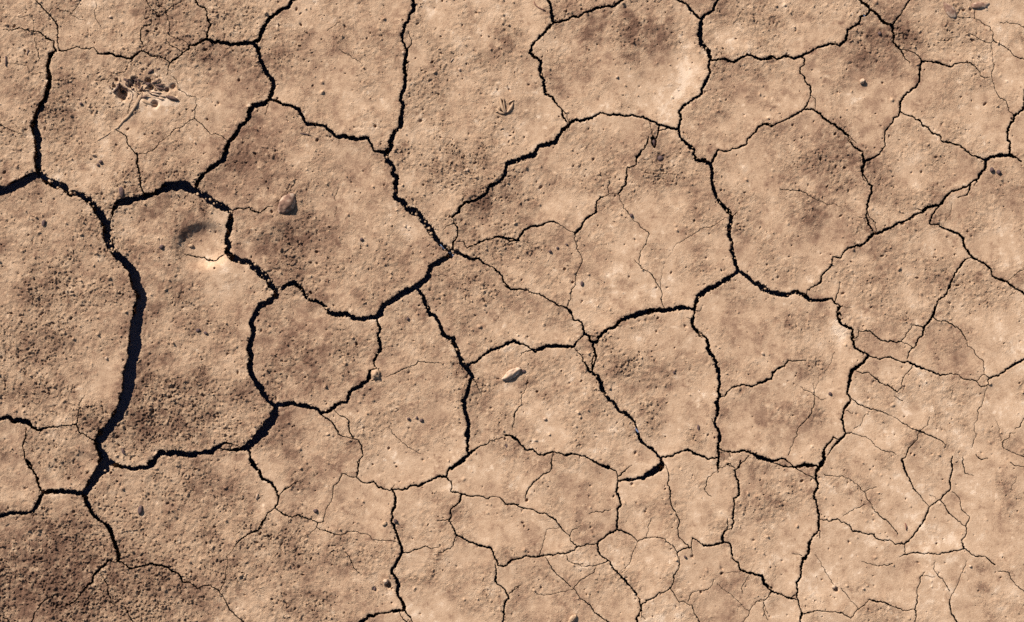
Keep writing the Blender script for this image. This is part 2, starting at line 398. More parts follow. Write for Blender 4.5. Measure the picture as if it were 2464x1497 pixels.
1265,825:7 1340,865:7
860,840:7 920,890:9 1030,935:9 1110,960:10 1190,985:7 1250,1010:3 1320,1060:7 1380,1085:8 1430,1130:6 1500,1145:12 1600,1190:10 1740,1270:8
1500,1145:5 1575,1090:6 1585,1015:6
1490,1150:6 1470,1230:8 1390,1310:9 1370,1380:9 1330,1410:10 1360,1496:12
1280,1365:7 1180,1335:6 1090,1290:5 1030,1220:5 930,1185:5 870,1155:8 810,1170:9
1030,960:4 970,1030:5 950,1100:5 890,1125:5
815,955:6 880,985:4
0,700:16 70,685:18 130,650:12 140,600:16 240,545:14 280,490:10 320,500:9 450,495:5
400,740:5 525,810:6 590,855:5 640,850:3
525,700:3 525,800:5 520,900:7 490,990:8 440,1050:8 370,1120:7 340,1210:6 310,1290:6 280,1370:6
0,1380:26 60,1410:26 130,1420:16 230,1400:18 280,1430:9 330,1478:8
130,1430:8 220,1465:10 330,1480:14 430,1455:22 540,1465:14 560,1490:20
1800,1380:9 1790,1430:10 1805,1496:11
1895,1390:6 1900,1480:6
2020,1360:7 2070,1410:9 2130,1400:6
2464,1030:6 2430,1100:9 2390,1115:6 2380,1130:4
2380,1160:5 2330,1170:6 2320,1210:6 2260,1250:8 2270,1300:7 2330,1330:6 2464,1385:7
2190,1010:3 2230,1110:4 2250,1240:4
1800,770:5 1780,850:4
710,410:4 660,540:3 570,640:3 525,760:3
@0 1211
970,0:76 950,60:76 880,150:66 830,230:56 785,300:50
785,300:34 690,295:32 560,285:36 480,285:32 400,290:26 370,360:28 300,480:30 250,485:22 150,480:24 60,500:28 0,520:30
240,0:16 290,80:16 350,170:20 375,260:14 360,310:6
375,270:12 400,290:18
770,310:40 820,420:36 860,500:28 940,570:18 1000,605:34 1030,670:30 1065,780:30 1100,870:32 1090,930:26
990,930:10 1080,935:7
1000,925:16 940,990:20 880,1050:18 855,1130:14 780,1180:12 740,1250:10 650,1330:9 580,1360:6 510,1370:4
1095,935:14 1160,965:12 1200,1005:16 1310,980:14 1405,950:16 1500,970:14 1580,1015:14 1650,1045:14 1690,1125:12 1760,1125:10 1830,1185:9 1890,1155:9 1950,1150:9 2025,1205:9 2070,1260:7 2120,1370:10 2200,1450:9 2260,1496:9
1680,1130:5 1675,1250:5
2025,1205:7 2080,1130:6 2090,1020:4 2110,960:5 2095,890:6 2160,820:6 2210,750:9 2300,680:10 2390,645:10 2420,570:11 2464,530:10
935,1060:4 990,1140:8 1000,1240:9 1040,1330:8 1090,1350:5
1150,1350:7 1190,1430:9 1230,1490:12
520,1240:5 440,1280:7 380,1320:10 340,1380:8 290,1496:10
20,1450:6 80,1496:7
2310,-10:18 2360,60:24
@664 1211
0,40:22 60,90:24 90,170:24 160,200:18 205,250:20 245,330:14 235,380:14 205,440:14
205,440:8 150,480:10 100,560:11 60,635:11 0,665:9
205,440:12 290,500:12 355,520:9 420,500:10 500,535:11 605,575:9 595,620:7 680,650:9 770,685:9 830,685:6 970,660:5 1040,680:6 1110,735:6 1220,740:5 1330,750:5
605,575:8 655,565:8 670,480:5 730,370:6 745,240:7 800,190:7 825,120:8 900,150:6 960,155:9
595,620:5 530,680:5 460,700:4 400,780:3
985,0:9 975,80:10 960,155:11 1010,200:12 1060,212:10 1120,195:14 1165,250:16 1230,268:11 1300,270:11 1350,262:12 1390,275:14 1460,235:14 1540,240:16 1620,195:14 1715,150:16 1790,155:18 1810,95:16 1880,40:24 1960,0:22
1300,275:14 1325,380:16 1290,480:18 1285,580:18 1330,660:16 1360,760:22 1385,840:22 1340,930:18 1290,1040:22 1340,1110:22 1345,1190:28 1355,1265:18 1395,1320:26 1400,1380:26
1400,1385:18 1280,1400:16 1180,1415:14 1080,1440:26 1000,1496:24
1400,1385:14 1450,1440:12 1470,1470:8 1478,1496:8
1360,1405:7 1430,1496:9
250,320:6 290,270:10 350,240:8 400,200:8 450,180:4
1385,850:9 1460,848:9 1580,798:9 1650,818:7 1740,798:4
1790,155:14 1840,195:14 1845,245:9 1840,290:12 1940,310:12 2080,325:10 2180,355:10 2220,335:7 2310,360:10 2340,405:10 2464,405:10
1940,310:14 1910,390:14 1835,450:14 1835,530:13 1820,550:12 1865,630:12 1880,690:13
1820,545:7 1710,560:7
1880,690:14 1940,710:16 1980,745:14 2080,780:16 2205,810:18 2240,890:14 2270,970:13 2340,975:10 2400,920:12 2464,910:11
2240,960:6 2255,1020:11 2245,1100:14 2270,1150:12 2330,1190:12 2365,1250:14 2330,1340:16 2320,1400:16 2330,1430:10 2315,1496:16
1880,690:7 1865,740:9 1860,780:7 1830,815:7 1740,850:7 1680,870:4
860,840:3 890,880:5 935,990:7 1010,1060:5
1280,260:6 1320,225:5
2370,1235:6 2464,1170:6
@1328 1211
430,0:8 425,75:9 350,130:9 280,190:10 200,290:10 185,350:6
810,0:14 880,40:14 930,50:12 1000,90:12 1025,95:9 1045,150:9 1045,190:11
1045,150:10 1110,100:9 1175,40:5
1050,190:16 1180,180:24 1290,155:30 1380,100:46 1450,50:48 1440,0:18
1045,190:12 1025,290:14 1075,410:14 1035,460:14 1035,630:16
1480,40:6 1515,170:9 1500,210:9 1530,280:12 1530,380:9 1555,450:9 1615,570:9 1595,620:8 1600,690:9 1700,800:9
1970,0:12 1970,110:9
1970,75:6 2010,70:5 2050,30:5
1955,105:6 1885,150:7 1860,210:8 1845,270:8 1910,335:5
2050,30:8 2120,65:7
2180,0:9 2170,60:9 2120,90:10 2160,190:16 2165,320:16 2115,350:12 2115,430:12 2110,500:14 2115,580:12 2095,635:9 2050,640:9
2060,540:6 2055,640:10 2015,690:18 2015,760:16
2015,760:12 1940,780:13 1840,790:13 1810,770:9 1730,715:9 1720,800:9 1650,815:11 1590,855:11
2015,760:12 2085,775:14 2095,850:14 2105,910:12 2160,950:14 2190,1020:16 2270,1045:16 2380,1065:16 2395,1130:16 2464,1180:16
0,405:10 90,405:10 170,445:10 240,450:11 320,490:10 380,490:10 470,550:11 520,620:10 600,705:7 655,780:9 660,805:9
600,700:7 620,640:7 710,605:4
770,495:4 830,478:7 910,475:7 980,450:4
0,970:14 60,920:13 150,905:12 200,880:14 300,890:14 440,880:12 490,852:12 560,862:10 640,830:10 665,800:11 740,785:10 830,775:8 860,760:8
1035,630:12 940,690:12 860,755:14 860,830:14 880,870:14 960,930:12 1040,1040:14 1110,1110:18 1180,1190:14 1250,1280:14 1260,1370:14 1215,1450:14 1220,1496:14
1265,1380:7 1260,1430:6 1300,1470:5
1035,635:12 1150,680:11 1225,750:8 1300,718:9 1400,712:7 1480,730:7 1550,785:7 1590,860:9 1615,960:10 1590,1020:9 1550,1140:10 1520,1185:11 1430,1220:12 1350,1280:12 1270,1320:10 1260,1350:10
1350,535:5 1320,620:5 1305,715:5
1225,755:5 1180,850:5 1150,960:5 1080,1040:4
1525,1185:8 1570,1250:8 1610,1310:7 1650,1300:7 1730,1340:7 1745,1400:8 1800,1496:10
1690,1310:6 1730,1220:6 1790,1200:5 1880,1190:6 1930,1110:5
370,895:5 430,990:8 550,1110:8 640,1190:8 700,1280:8 790,1340:10 820,1400:10 900,1460:10 970,1496:10
385,640:5 370,720:5 340,810:5 315,885:5
385,640:4 440,625:4 510,620:4
570,880:6 590,935:6 690,965:6 830,975:7 910,950:8 950,930:8
835,990:5 820,1040:6 760,1070:6 690,1110:7 640,1175:7
640,1185:5 500,1220:5 370,1245:5 290,1230:4
40,1230:8 90,1180:7 150,1150:4
2464,1220:5 2410,1290:6 2330,1300:6 2260,1400:6 2200,1496:6
2250,1060:5 2190,1180:5 2200,1230:4
2000,1045:4 2100,1030:4 2180,1025:4
1725,800:6 1740,900:5
2390,1310:6 2430,1420:5
1960,1140:4 2060,1220:4 2260,1400:4
@1992 1211
560,70:22 540,170:20 555,240:16 520,330:20 545,410:14 570,500:20 560,600:16 565,640:14 500,720:12 475,780:24 470,850:20 420,910:22 405,1000:18 400,1080:14 360,1140:16 360,1240:12 380,1330:12 405,1410:14 395,1496:12
605,0:20 560,70:24
330,60:16 430,40:24 550,50:14
330,65:8 400,100:8 480,140:8 540,185:7
575,650:9 575,720:6
610,125:6 670,140:7 780,140:6 860,175:5 920,220:5 985,290:6 1020,370:8 1080,470:6 1140,520:10 1240,610:8 1300,690:6
990,285:7 1100,245:6
1000,405:5 920,440:6 790,515:4
580,545:7 670,560:9 740,540:10 850,600:10 880,660:11 950,660:11 1020,685:10 1080,680:11 1095,720:10 1160,740:10 1220,735:8 1270,775:10 1360,770:12 1440,700:10 1480,640:13 1540,550:13 1585,430:11 1680,365:8 1720,320:12 1785,265:11 1780,180:11 1805,80:10 1790,0:10
1330,0:14 1400,160:11 1450,270:10 1520,350:6 1585,420:6
1680,365:8 1770,490:10 1850,560:7 1920,605:7
1805,290:6 1865,340:5 1885,450:8 1940,505:7 1960,520:6 1925,610:9 1930,680:10 1885,740:10 1910,810:12
1910,815:10 1840,835:10 1760,850:9 1600,860:10 1480,848:11 1360,870:9 1310,895:6
1355,770:6 1360,870:6
1910,815:10 1960,850:10 2010,890:8 2110,890:8 2195,965:9
2225,1025:6 2330,1040:7 2340,1080:7 2420,1180:8 2464,1210:8
960,935:4 1110,975:5 1190,972:7 1250,958:7
1640,925:5 1625,1000:6 1670,1070:8 1710,1090:7 1780,1210:8
1550,1030:5 1500,1085:9 1475,1180:8 1470,1290:9 1450,1380:10 1465,1420:10 1455,1496:10
1520,1070:5 1560,1065:5 1640,1080:5
1925,920:5 1920,980:5 1860,1120:5 1780,1290:6
1775,1290:11 1790,1410:11 1840,1496:11
1030,1285:10 1090,1305:11 1170,1310:10 1260,1355:7 1340,1390:6 1450,1378:6
1030,1285:5 990,1340:7 920,1380:7 860,1460:7 790,1415:9 680,1398:8 540,1388:8 470,1408:9 410,1405:8
530,870:4 610,990:5 660,1080:5 715,1160:6
770,1180:6 850,1280:6 930,1370:6
0,1058:16 40,1075:16 55,1140:16 120,1200:13 190,1235:14 270,1270:14 380,1300:10
300,1270:7 340,1245:9 365,1250:7
0,1298:7 70,1290:7 120,1210:7
55,1310:6 100,1480:4
320,865:5 410,880:6
1895,0:7 1920,120:7 2000,145:4
1590,320:6 1650,360:4
2340,20:9 2380,50:8 2464,60:7
2390,150:4 2340,290:5
"""

# soil that is darker or paler, rougher, and broad forms of the surface; x, y, rx, ry, amount (read off a 2463 px wide view)
DARK = [(1480, 130, 160, 110, .08), (700, 850, 130, 130, .08), (450, 900, 110, 200, .07), (1990, 470, 150, 170, .07), (1860, 900, 150, 150, .08), (1580, 880, 110, 130, .06), (1330, 430, 150, 70, .06),
        (2110, 140, 120, 120, .08), (560, 400, 70, 60, .1), (1800, 180, 110, 60, .06), (2200, 640, 120, 80, .05), (350, 800, 60, 200, .06), (200, 220, 100, 60, .06),
        (1550, 70, 130, 60, .22), (1430, 150, 90, 60, .12), (600, 330, 80, 110, .18), (690, 590, 110, 60, .2), (400, 530, 110, 80, .2),
        (430, 700, 90, 70, .12), (700, 850, 90, 100, .16), (90, 1400, 170, 130, .34), (560, 190, 80, 60, .13), (720, 150, 70, 70, .1),
        (1180, 480, 80, 50, .14), (1860, 1010, 110, 60, .14), (1860, 1190, 80, 80, .17), (2150, 80, 110, 50, .13), (2100, 170, 90, 60, .1),
        (1980, 480, 110, 90, .08), (1760, 760, 70, 50, .1), (250, 110, 90, 50, .06), (60, 700, 90, 80, .03), (300, 900, 90, 90, .08),
        (1600, 820, 60, 40, .08), (2000, 330, 60, 60, .08), (330, 1020, 120, 40, .1), (1080, 700, 70, 40, .1), (2250, 560, 120, 60, .08),
        (200, 1100, 50, 40, .12), (520, 1200, 80, 60, .07), (1300, 1450, 100, 40, .06), (2350, 420, 40, 30, .14), (690, 990, 60, 40, .12)]
LIGHT = [(1640, 130, 24, 90, .34), (535, 650, 45, 30, .14), (380, 235, 90, 50, .2), (1480, 690, 90, 90, .12), (2025, 800, 26, 30, .3),
         (850, 640, 130, 80, .1), (230, 395, 40, 40, .2), (1100, 1130, 100, 50, .12), (2180, 1330, 230, 140, .06), (250, 560, 70, 60, .14),
         (1230, 830, 70, 30, .08), (880, 300, 60, 40, .14), (1560, 260, 90, 40, .08), (1700, 180, 40, 60, .12), (2110, 960, 60, 40, .12),
         (130, 1220, 60, 40, .14), (2230, 990, 60, 60, .1), (1900, 620, 60, 40, .08), (780, 1300, 140, 60, .07), (2060, 230, 50, 40, .08),
         (940, 1410, 40, 40, .1), (560, 560, 40, 30, .16), (640, 480, 60, 30, .1), (1780, 100, 60, 40, .06), (170, 330, 30, 40, .1),
         (1460, 300, 80, 40, .08), (1300, 700, 70, 40, .08), (2300, 1000, 90, 90, .06)]
ROUGH = [(90, 1400, 200, 130, .75), (60, 720, 110, 160, .12), (690, 590, 130, 80, .35), (700, 880, 110, 110, .2), (420, 980, 160, 120, .3),
         (1540, 80, 120, 70, .45), (1480, 690, 110, 120, -.5), (540, 650, 70, 50, -.55), (1640, 150, 50, 120, -.35), (2100, 1330, 300, 170, -.22),
         (480, 580, 80, 60, -.2), (1040, 1120, 150, 90, -.3), (620, 1320, 110, 80, .3), (1560, 900, 70, 70, .35), (1870, 1190, 80, 100, .35),
         (200, 200, 130, 90, .15), (1180, 460, 90, 70, .25), (260, 560, 70, 50, -.25), (1240, 800, 120, 50, -.2), (380, 230, 80, 40, -.2),
         (250, 1020, 140, 50, .3), (1860, 980, 110, 50, .25), (2170, 90, 120, 60, .2), (620, 720, 70, 60, .35), (300, 1450, 160, 60, .4)]
DISHES = [(488, 592, 64, 50, -20.0, -12), (205, 1118, 40, 26, -4.0, 20), (430, 480, 30, 24, -4.0, 0)]
FORMS = [(545, 660, 60, 32, 3.0, 25), (380, 640, 60, 90, 4.0, 0), (690, 590, 120, 70, -4.0, 30), (640, 545, 60, 22, 5.0, -20),
         (90, 1430, 190, 150, -12.0, 0), (1560, 850, 90, 50, 2.5, 40), (360, 225, 110, 60, 5.0, 0), (1290, 250, 40, 40, -2.5, 0),
         (1640, 130, 30, 110, -2.5, 0), (205, 1115, 45, 32, -3.5, 20), (1240, 905, 60, 30, 2.0, 0), (600, 320, 60, 120, -2.0, 20)]
# single holes: x, y, radius, depth (mm, photograph pixels)
PITS = [(322, 247, 14, -24), (316, 234, 8, -14), (390, 214, 8, -14), (352, 212, 9, -13), (362, 226, 9, -13), (345, 226, 7, -12), (408, 275, 9, -14), (398, 232, 7, -10), (440, 237, 6, -10), (372, 240, 6, -10), (300, 228, 5, -8), (307, 210, 5, -8), (425, 236, 6, -7), (456, 229, 8, -10), (368, 256, 7, -7), (412, 254, 6, -6), (325, 262, 6, -10),
        (1021, 1539, 8, -16), (985, 1549, 6, -6), (2198, 1550, 6, -12), (1320, 268, 4, -9), (1327, 285, 4, -10), (1320, 296, 6, -7), (1343, 276, 5, -6), (752, 540, 30, -4), (1737, 416, 11, -4)]

# ------------------------------------------------------------------ the crack network, in photograph pixels (mm)
def parse():
    out, ox, oy = [], 0.0, 0.0
    for line in TRACES.strip().splitlines():
        if line[0] == '@':
            ox, oy = map(float, line[1:].split())
            continue
        pts = []
        for t in line.split():
            xy, w = t.split(':')
            x, y = map(float, xy.split(','))
            pts.append((ox + x / 3.52, oy + y / 3.52, float(w) / 3.52 * (1.18 if float(w) >= 9 else 1.06) + 0.1))
        out.append(pts)
    return out

LINES = parse()
FW, FH = 2692.0, 1636.0
MARG = 400.0
h = 1.0                                   # fine lattice, mm
NX = int((FW + 2 * MARG) / h) // 6 * 6
NY = int((FH + 2 * MARG) / h) // 6 * 6
X0, Y0 = -MARG, -MARG
W1, H1 = NX + 1, NY + 1
xs = (X0 + h * np.arange(W1)).astype(np.float32)
ys = (Y0 + h * np.arange(H1)).astype(np.float32)

def vnoise(cell, seed, hh=None, ww=None, step=h):
    """smooth value noise in -1..1 on the lattice, feature size `cell` mm"""
    hh, ww = hh or H1, ww or W1
    r = np.random.default_rng(seed)
    c = cell / step
    lat = r.uniform(-1, 1, (int(hh / c) + 4, int(ww / c) + 4)).astype(np.float32)
    def prep(n):
        p = np.arange(n, dtype=np.float32) / c
        i = p.astype(np.int32)
        t = p - i
        return i, (t * t * (3 - 2 * t)).astype(np.float32)
    iy, ty = prep(hh)
    ix, tx = prep(ww)
    a = lat[iy] * (1 - ty)[:, None] + lat[iy + 1] * ty[:, None]
    return a[:, ix] * (1 - tx) + a[:, ix + 1] * tx

def up(a, n):                              # bilinear upsample of a lattice sampled every n points
    hh, ww = a.shape
    py = np.minimum(np.arange(H1) / n, hh - 1.001); iy = py.astype(np.int32); ty = (py - iy).astype(np.float32)
    px = np.minimum(np.arange(W1) / n, ww - 1.001); ix = px.astype(np.int32); tx = (px - ix).astype(np.float32)
    b = a[iy] * (1 - ty)[:, None] + a[iy + 1] * ty[:, None]
    return b[:, ix] * (1 - tx) + b[:, ix + 1] * tx

def ragged(pts, target=2.6):
    """fractal midpoint displacement of a traced line"""
    P = list(pts)
    while True:
        Q, longest = [P[0]], 0
        for a, b in zip(P[:-1], P[1:]):
            L = math.hypot(b[0] - a[0], b[1] - a[1])
            if L > target:
                k = rng.normal(0, 0.105) if L < 14 else rng.normal(0, 0.05)
                nx, ny = -(b[1] - a[1]) * k, (b[0] - a[0]) * k
                w = 0.5 * (a[2] + b[2]) * (1 + rng.normal(0, 0.12))
                Q.append((0.5 * (a[0] + b[0]) + nx, 0.5 * (a[1] + b[1]) + ny, max(w, 1.3 if min(a[2], b[2]) >= 1.25 else 0.6)))
                longest = max(longest, L / 2)
            Q.append(b)
        P = Q
        if longest <= target:
            return P

# --- plates outside the photograph go on as warped cells (quarter-resolution field)
n3 = 3
cw, ch = NX // n3 + 1, NY // n3 + 1
cx = X0 + h * n3 * np.arange(cw)
cy = Y0 + h * n3 * np.arange(ch)
GX, GY = np.meshgrid(cx, cy)
wx = GX + 34 * vnoise(120, 91, ch, cw, h * n3) + 9 * vnoise(30, 92, ch, cw, h * n3)
wy = GY + 34 * vnoise(120, 93, ch, cw, h * n3) + 9 * vnoise(30, 94, ch, cw, h * n3)
seeds = []
while len(seeds) < 46:
    p = (rng.uniform(X0, X0 + NX * h), rng.uniform(Y0, Y0 + NY * h))
    o = max(-p[0], p[0] - FW, -p[1], p[1] - FH)
    if o > 40 and all(math.hypot(p[0] - q[0], p[1] - q[1]) > 250 for q in seeds):
        seeds.append(p)
    elif rng.random() < 0.0005:
        break
d1 = np.full(GX.shape, 1e9); d2 = d1.copy()
for sx, sy in seeds:
    d = np.hypot(wx - sx, wy - sy)
    d2 = np.minimum(d2, np.maximum(d1, d))
    d1 = np.minimum(d1, d)
out_d = np.maximum(np.maximum(-GX, GX - FW), np.maximum(-GY, GY - FH))
FV = (d2 - d1) * 0.5 - 3.2 - 1.6 * vnoise(200, 95, ch, cw, h * n3)
FV = np.where(out_d > 55, FV, 9.0)
bord = np.minimum(np.minimum(GX - X0, X0 + NX * h - GX), np.minimum(GY - Y0, Y0 + NY * h - GY))
FV = np.minimum(FV, bord - 4 - 3 * vnoise(40, 96, ch, cw, h * n3))
ridge = np.argwhere((FV < 0) & (out_d > 60) & (out_d < 330))
ridge_xy = np.stack([cx[ridge[:, 1]], cy[ridge[:, 0]]], 1)
extra = []
for L in LINES:
    for e, pr in ((L[0], L[1]), (L[-1], L[-2])):
        if min(e[0], FW - e[0], e[1], FH - e[1]) < 4 and len(ridge_xy):
            dx, dy = e[0] - pr[0], e[1] - pr[1]
            ln = math.hypot(dx, dy) or 1
            tgt = np.array([e[0] + dx / ln * 60, e[1] + dy / ln * 60])
            q = ridge_xy[np.argmin(((ridge_xy - tgt) ** 2).sum(1))]
            extra.append([e, (0.5 * (tgt[0] + e[0]), 0.5 * (tgt[1] + e[1]), e[2]), (q[0], q[1], max(e[2], 2.0))])
LINES_ALL = LINES + extra

F = np.full((H1, W1), 5.0, np.float32)     # signed distance to the crack edge (mm), negative inside a crack
F2 = np.full((H1, W1), 5.0, np.float32)    # the same for the larger cracks only
HWD = np.full((H1, W1), 0.5, np.float32)
CENTRE = []                                # points down the middle of the wide cracks, for crumbs
for L in LINES_ALL:
    R = ragged(L)
    for a, b in zip(R[:-1], R[1:]):
        ha, hb = a[2] * 0.5, b[2] * 0.5
        m = max(ha, hb) + 4.5
        i0 = max(0, int((min(a[0], b[0]) - m - X0) / h)); i1 = min(W1, int((max(a[0], b[0]) + m - X0) / h) + 2)
        j0 = max(0, int((min(a[1], b[1]) - m - Y0) / h)); j1 = min(H1, int((max(a[1], b[1]) + m - Y0) / h) + 2)
        if i1 <= i0 or j1 <= j0:
            continue
        px = xs[None, i0:i1] - a[0]; py = ys[j0:j1, None] - a[1]
        vx, vy = b[0] - a[0], b[1] - a[1]
        l2 = vx * vx + vy * vy + 1e-6
        t = np.clip((px * vx + py * vy) / l2, 0, 1)
        d = np.sqrt((px - t * vx) ** 2 + (py - t * vy) ** 2) - (ha + (hb - ha) * t)
        sub = F[j0:j1, i0:i1]
        better = d < sub
        np.copyto(sub, d, where=better)
        np.copyto(HWD[j0:j1, i0:i1], 0.5 * (ha + hb), where=better)
        if max(ha, hb) > 1.3:
            s2 = F2[j0:j1, i0:i1]
            np.minimum(s2, d, out=s2)
        if min(ha, hb) > 2.4:
            CENTRE.append((a[0], a[1], ha, math.atan2(vy, vx)))
FVu = up(FV.astype(np.float32), n3)
HWD = np.where(FVu < F, 3.0, HWD)
F = np.minimum(F, FVu); F2 = np.minimum(F2, FVu)
amp = np.minimum(HWD, 3.2) * np.clip(0.1 + 0.2 * (HWD - 0.6), 0.1, 0.34)
F += amp * (0.75 * vnoise(6.5, 21) + 0.75 * vnoise(2.4, 22))
F += np.clip((HWD - 1.8) * 0.32, 0, 1.5) * (0.6 * vnoise(9, 23) + 0.8 * vnoise(3.6, 24))
print("field", round(time.time() - T0, 1))

# ------------------------------------------------------------------ relief and colour of the mud (mm)
def dist_field(mask, step):
    hh, ww = mask.shape
    yy, xx = np.mgrid[0:hh, 0:ww].astype(np.float32)
    sy = np.where(mask, yy, -1e5).astype(np.float32); sx = np.where(mask, xx, -1e5).astype(np.float32)
    k = 128
    while k >= 1:
        for dy in (-k, 0, k):
            for dx in (-k, 0, k):
                if dx == 0 and dy == 0:
                    continue
                a = slice(max(0, dy), hh + min(0, dy)); b = slice(max(0, -dy), hh + min(0, -dy))
                c = slice(max(0, dx), ww + min(0, dx)); e = slice(max(0, -dx), ww + min(0, -dx))
                ny, nx = sy[b, e], sx[b, e]
                dn = (ny - yy[a, c]) ** 2 + (nx - xx[a, c]) ** 2
                do = (sy[a, c] - yy[a, c]) ** 2 + (sx[a, c] - xx[a, c]) ** 2
                w = dn < do
                np.copyto(sy[a, c], ny, where=w); np.copyto(sx[a, c], nx, where=w)
        k //= 2
    return np.sqrt((sy - yy) ** 2 + (sx - xx) ** 2) * step

n6 = 6
DC = dist_field(F2[::n6, ::n6] < 1.2, h * n6)
DCu = up(np.minimum(DC, 200).astype(np.float32), n6)
qh, qw = F[::n6, ::n6].shape
QX, QY = np.meshgrid(xs[::n6], ys[::n6])
S = 2692.0 / 2463.0                        # coordinates below were read off a 2463 px wide view

def blob(x, y, rx, ry, rot=0.0):
    c, s = math.cos(math.radians(rot)), math.sin(math.radians(rot))
    dx, dy = QX - x * S, QY - y * S
    u, v = (dx * c + dy * s) / (rx * S), (-dx * s + dy * c) / (ry * S)
    return np.exp(-(u * u + v * v))

tone = np.zeros((qh, qw), np.float32)
for x, y, rx, ry, t in DARK:
    tone -= t * blob(x, y, rx, ry)
for x, y, rx, ry, t in LIGHT:
    tone += t * blob(x, y, rx, ry)
rough = np.full((qh, qw), 0.36, np.float32)
rough += 0.3 * np.clip((1150 - QX) / 1000, 0, 1) - 0.1 * np.clip((QX - 1700) / 700, 0, 1) - 0.1 * np.clip((QY - 900) / 500, 0, 1) * np.clip((QX - 500) / 500, 0, 1)
rough += 0.3 * vnoise(170, 31, qh, qw, h * n6) + 0.38 * vnoise(62, 32, qh, qw, h * n6) + 0.25 * vnoise(27, 40, qh, qw, h * n6)
for x, y, rx, ry, t in ROUGH:
    rough += t * blob(x, y, rx, ry)
tone *= 1.1
tone += 0.05 * vnoise(110, 33, qh, qw, h * n6) + 0.08 * vnoise(42, 34, qh, qw, h * n6) + 0.1 * vnoise(18, 36, qh, qw, h * n6)
tone -= 0.14 * np.clip(rough - 0.5, -0.4, 0.8)
rough = np.clip(rough, 0.05, 1.5)
macro = 2.6 * vnoise(420, 35, qh, qw, h * n6) + 2.2 * vnoise(170, 36, qh, qw, h * n6) + 1.3 * vnoise(75, 37, qh, qw, h * n6)
for x, y, rx, ry, z, rot in FORMS:
    macro += z * blob(x, y, rx, ry, rot)
for x, y, rx, ry, z, rot in DISHES:
    macro += z * np.exp(np.log(blob(x, y, rx, ry, rot) + 1e-30) ** 3)
TONE = up(tone.astype(np.float32), n6)
TONE *= 1 + 0.9 * vnoise(24, 38) + 0.8 * vnoise(9, 39)
TONE += 0.5 * np.maximum(vnoise(15, 50) + 0.7 * vnoise(6, 51) - 0.75, 0) - 0.5 * np.maximum(vnoise(17, 52) + 0.7 * vnoise(6, 53) - 0.8, 0)
R = up(rough.astype(np.float32), n6)
Z = up(macro.astype(np.float32), n6)
Z += 2.6 * np.exp(-DCu / 26.0)            # plates curl up a little towards their edges
Z += R * (0.8 * vnoise(26, 41) + 0.8 * vnoise(11, 42) + 1.3 * vnoise(6.4, 43) + 1.5 * vnoise(4.3, 44) + 1.5 * vnoise(3.1, 54))
g = vnoise(8.5, 45) + 0.5 * vnoise(4.4, 46)
Z += R * 3.6 * np.maximum(g - 0.35, 0)
g = vnoise(9.0, 47) + 0.6 * vnoise(4.2, 48)
Z -= R * 6.0 * np.maximum(g - 0.55, 0)

def stamp(x, y, r, z, flat=2.0, ell=1.0, ang=0.0):
    i0 = max(0, int((x - r * 1.6 - X0) / h)); i1 = min(W1, int((x + r * 1.6 - X0) / h) + 2)
    j0 = max(0, int((y - r * 1.6 - Y0) / h)); j1 = min(H1, int((y + r * 1.6 - Y0) / h) + 2)
    if i1 <= i0 or j1 <= j0:
        return
    ux, uy = xs[None, i0:i1] - x, ys[j0:j1, None] - y
    ca, sa = math.cos(ang), math.sin(ang)
    d2_ = ((ux * ca + uy * sa) ** 2 * ell + (uy * ca - ux * sa) ** 2 / ell) / (r * r)
    Z[j0:j1, i0:i1] += z * np.exp(-d2_ ** flat)

def rough_at(x, y):
    return R[int((y - Y0) / h), int((x - X0) / h)]

cnt = 0
while cnt < 9000:                         # pits left by drops and bubbles
    x, y = rng.uniform(X0, X0 + NX * h), rng.uniform(Y0, Y0 + NY * h)
    q = rough_at(x, y)
    if rng.random() < 0.14 + 0.85 * q * q:
        r = min(1.15 + rng.exponential(0.55), 4.0)
        stamp(x, y, r, -r * rng.uniform(1.0, 2.8), 2.2, rng.uniform(0.5, 2.0), rng.uniform(0, 3.14))
        cnt += 1
cnt = 0
while cnt < 12000:                         # grains and crumbs stuck to the crust
    x, y = rng.uniform(X0, X0 + NX * h), rng.uniform(Y0, Y0 + NY * h)
    q = rough_at(x, y)
    if rng.random() < 0.08 + 0.9 * q * q:
        r = min(1.2 + rng.exponential(0.65), 4.5)
        stamp(x, y, r, r * rng.uniform(0.5, 1.5), 1.9, rng.uniform(0.5, 2.0), rng.uniform(0, 3.14))
        cnt += 1
for x, y, r, z in PITS:
    stamp(x, y, r, z, 2.2)
Z -= 1.5 * np.exp(-np.maximum(F, 0) / 1.0) * np.clip(HWD / 2.5, 0.2, 1)     # worn rim
print("relief", round(time.time() - T0, 1))

def wpt(x, y, z=0.0):
    return Vector(((x - FW / 2) * 0.001, (FH / 2 - y) * 0.001, z))

# ------------------------------------------------------------------ mesh of the crust: cut along every crack edge
NL = W1 * H1
DEPTH = 0.11

def win(fn, k):
    ny, nx = NY // k, NX // k
    o = None
    for dy in range(k + 1):
        for dx in range(k + 1):
            a = F[dy:dy + k * (ny - 1) + 1:k, dx:dx + k * (nx - 1) + 1:k]
            o = a.copy() if o is None else fn(o, a)
    return o

mn3, mx3 = win(np.minimum, 3), win(np.maximum, 3)
mn6 = np.minimum(np.minimum(mn3[::2, ::2], mn3[1::2, ::2]), np.minimum(mn3[::2, 1::2], mn3[1::2, 1::2]))
bx = X0 + h * 6 * (np.arange(NX // 6) + 0.5); by = Y0 + h * 6 * (np.arange(NY // 6) + 0.5)
inside = ((bx > -30) & (bx < FW + 30))[None, :] & ((by > -30) & (by < FH + 30))[:, None]
lev0 = (~inside) & (mn6 > 0.6)
is1 = np.repeat(np.repeat(~lev0, 2, 0), 2, 1)
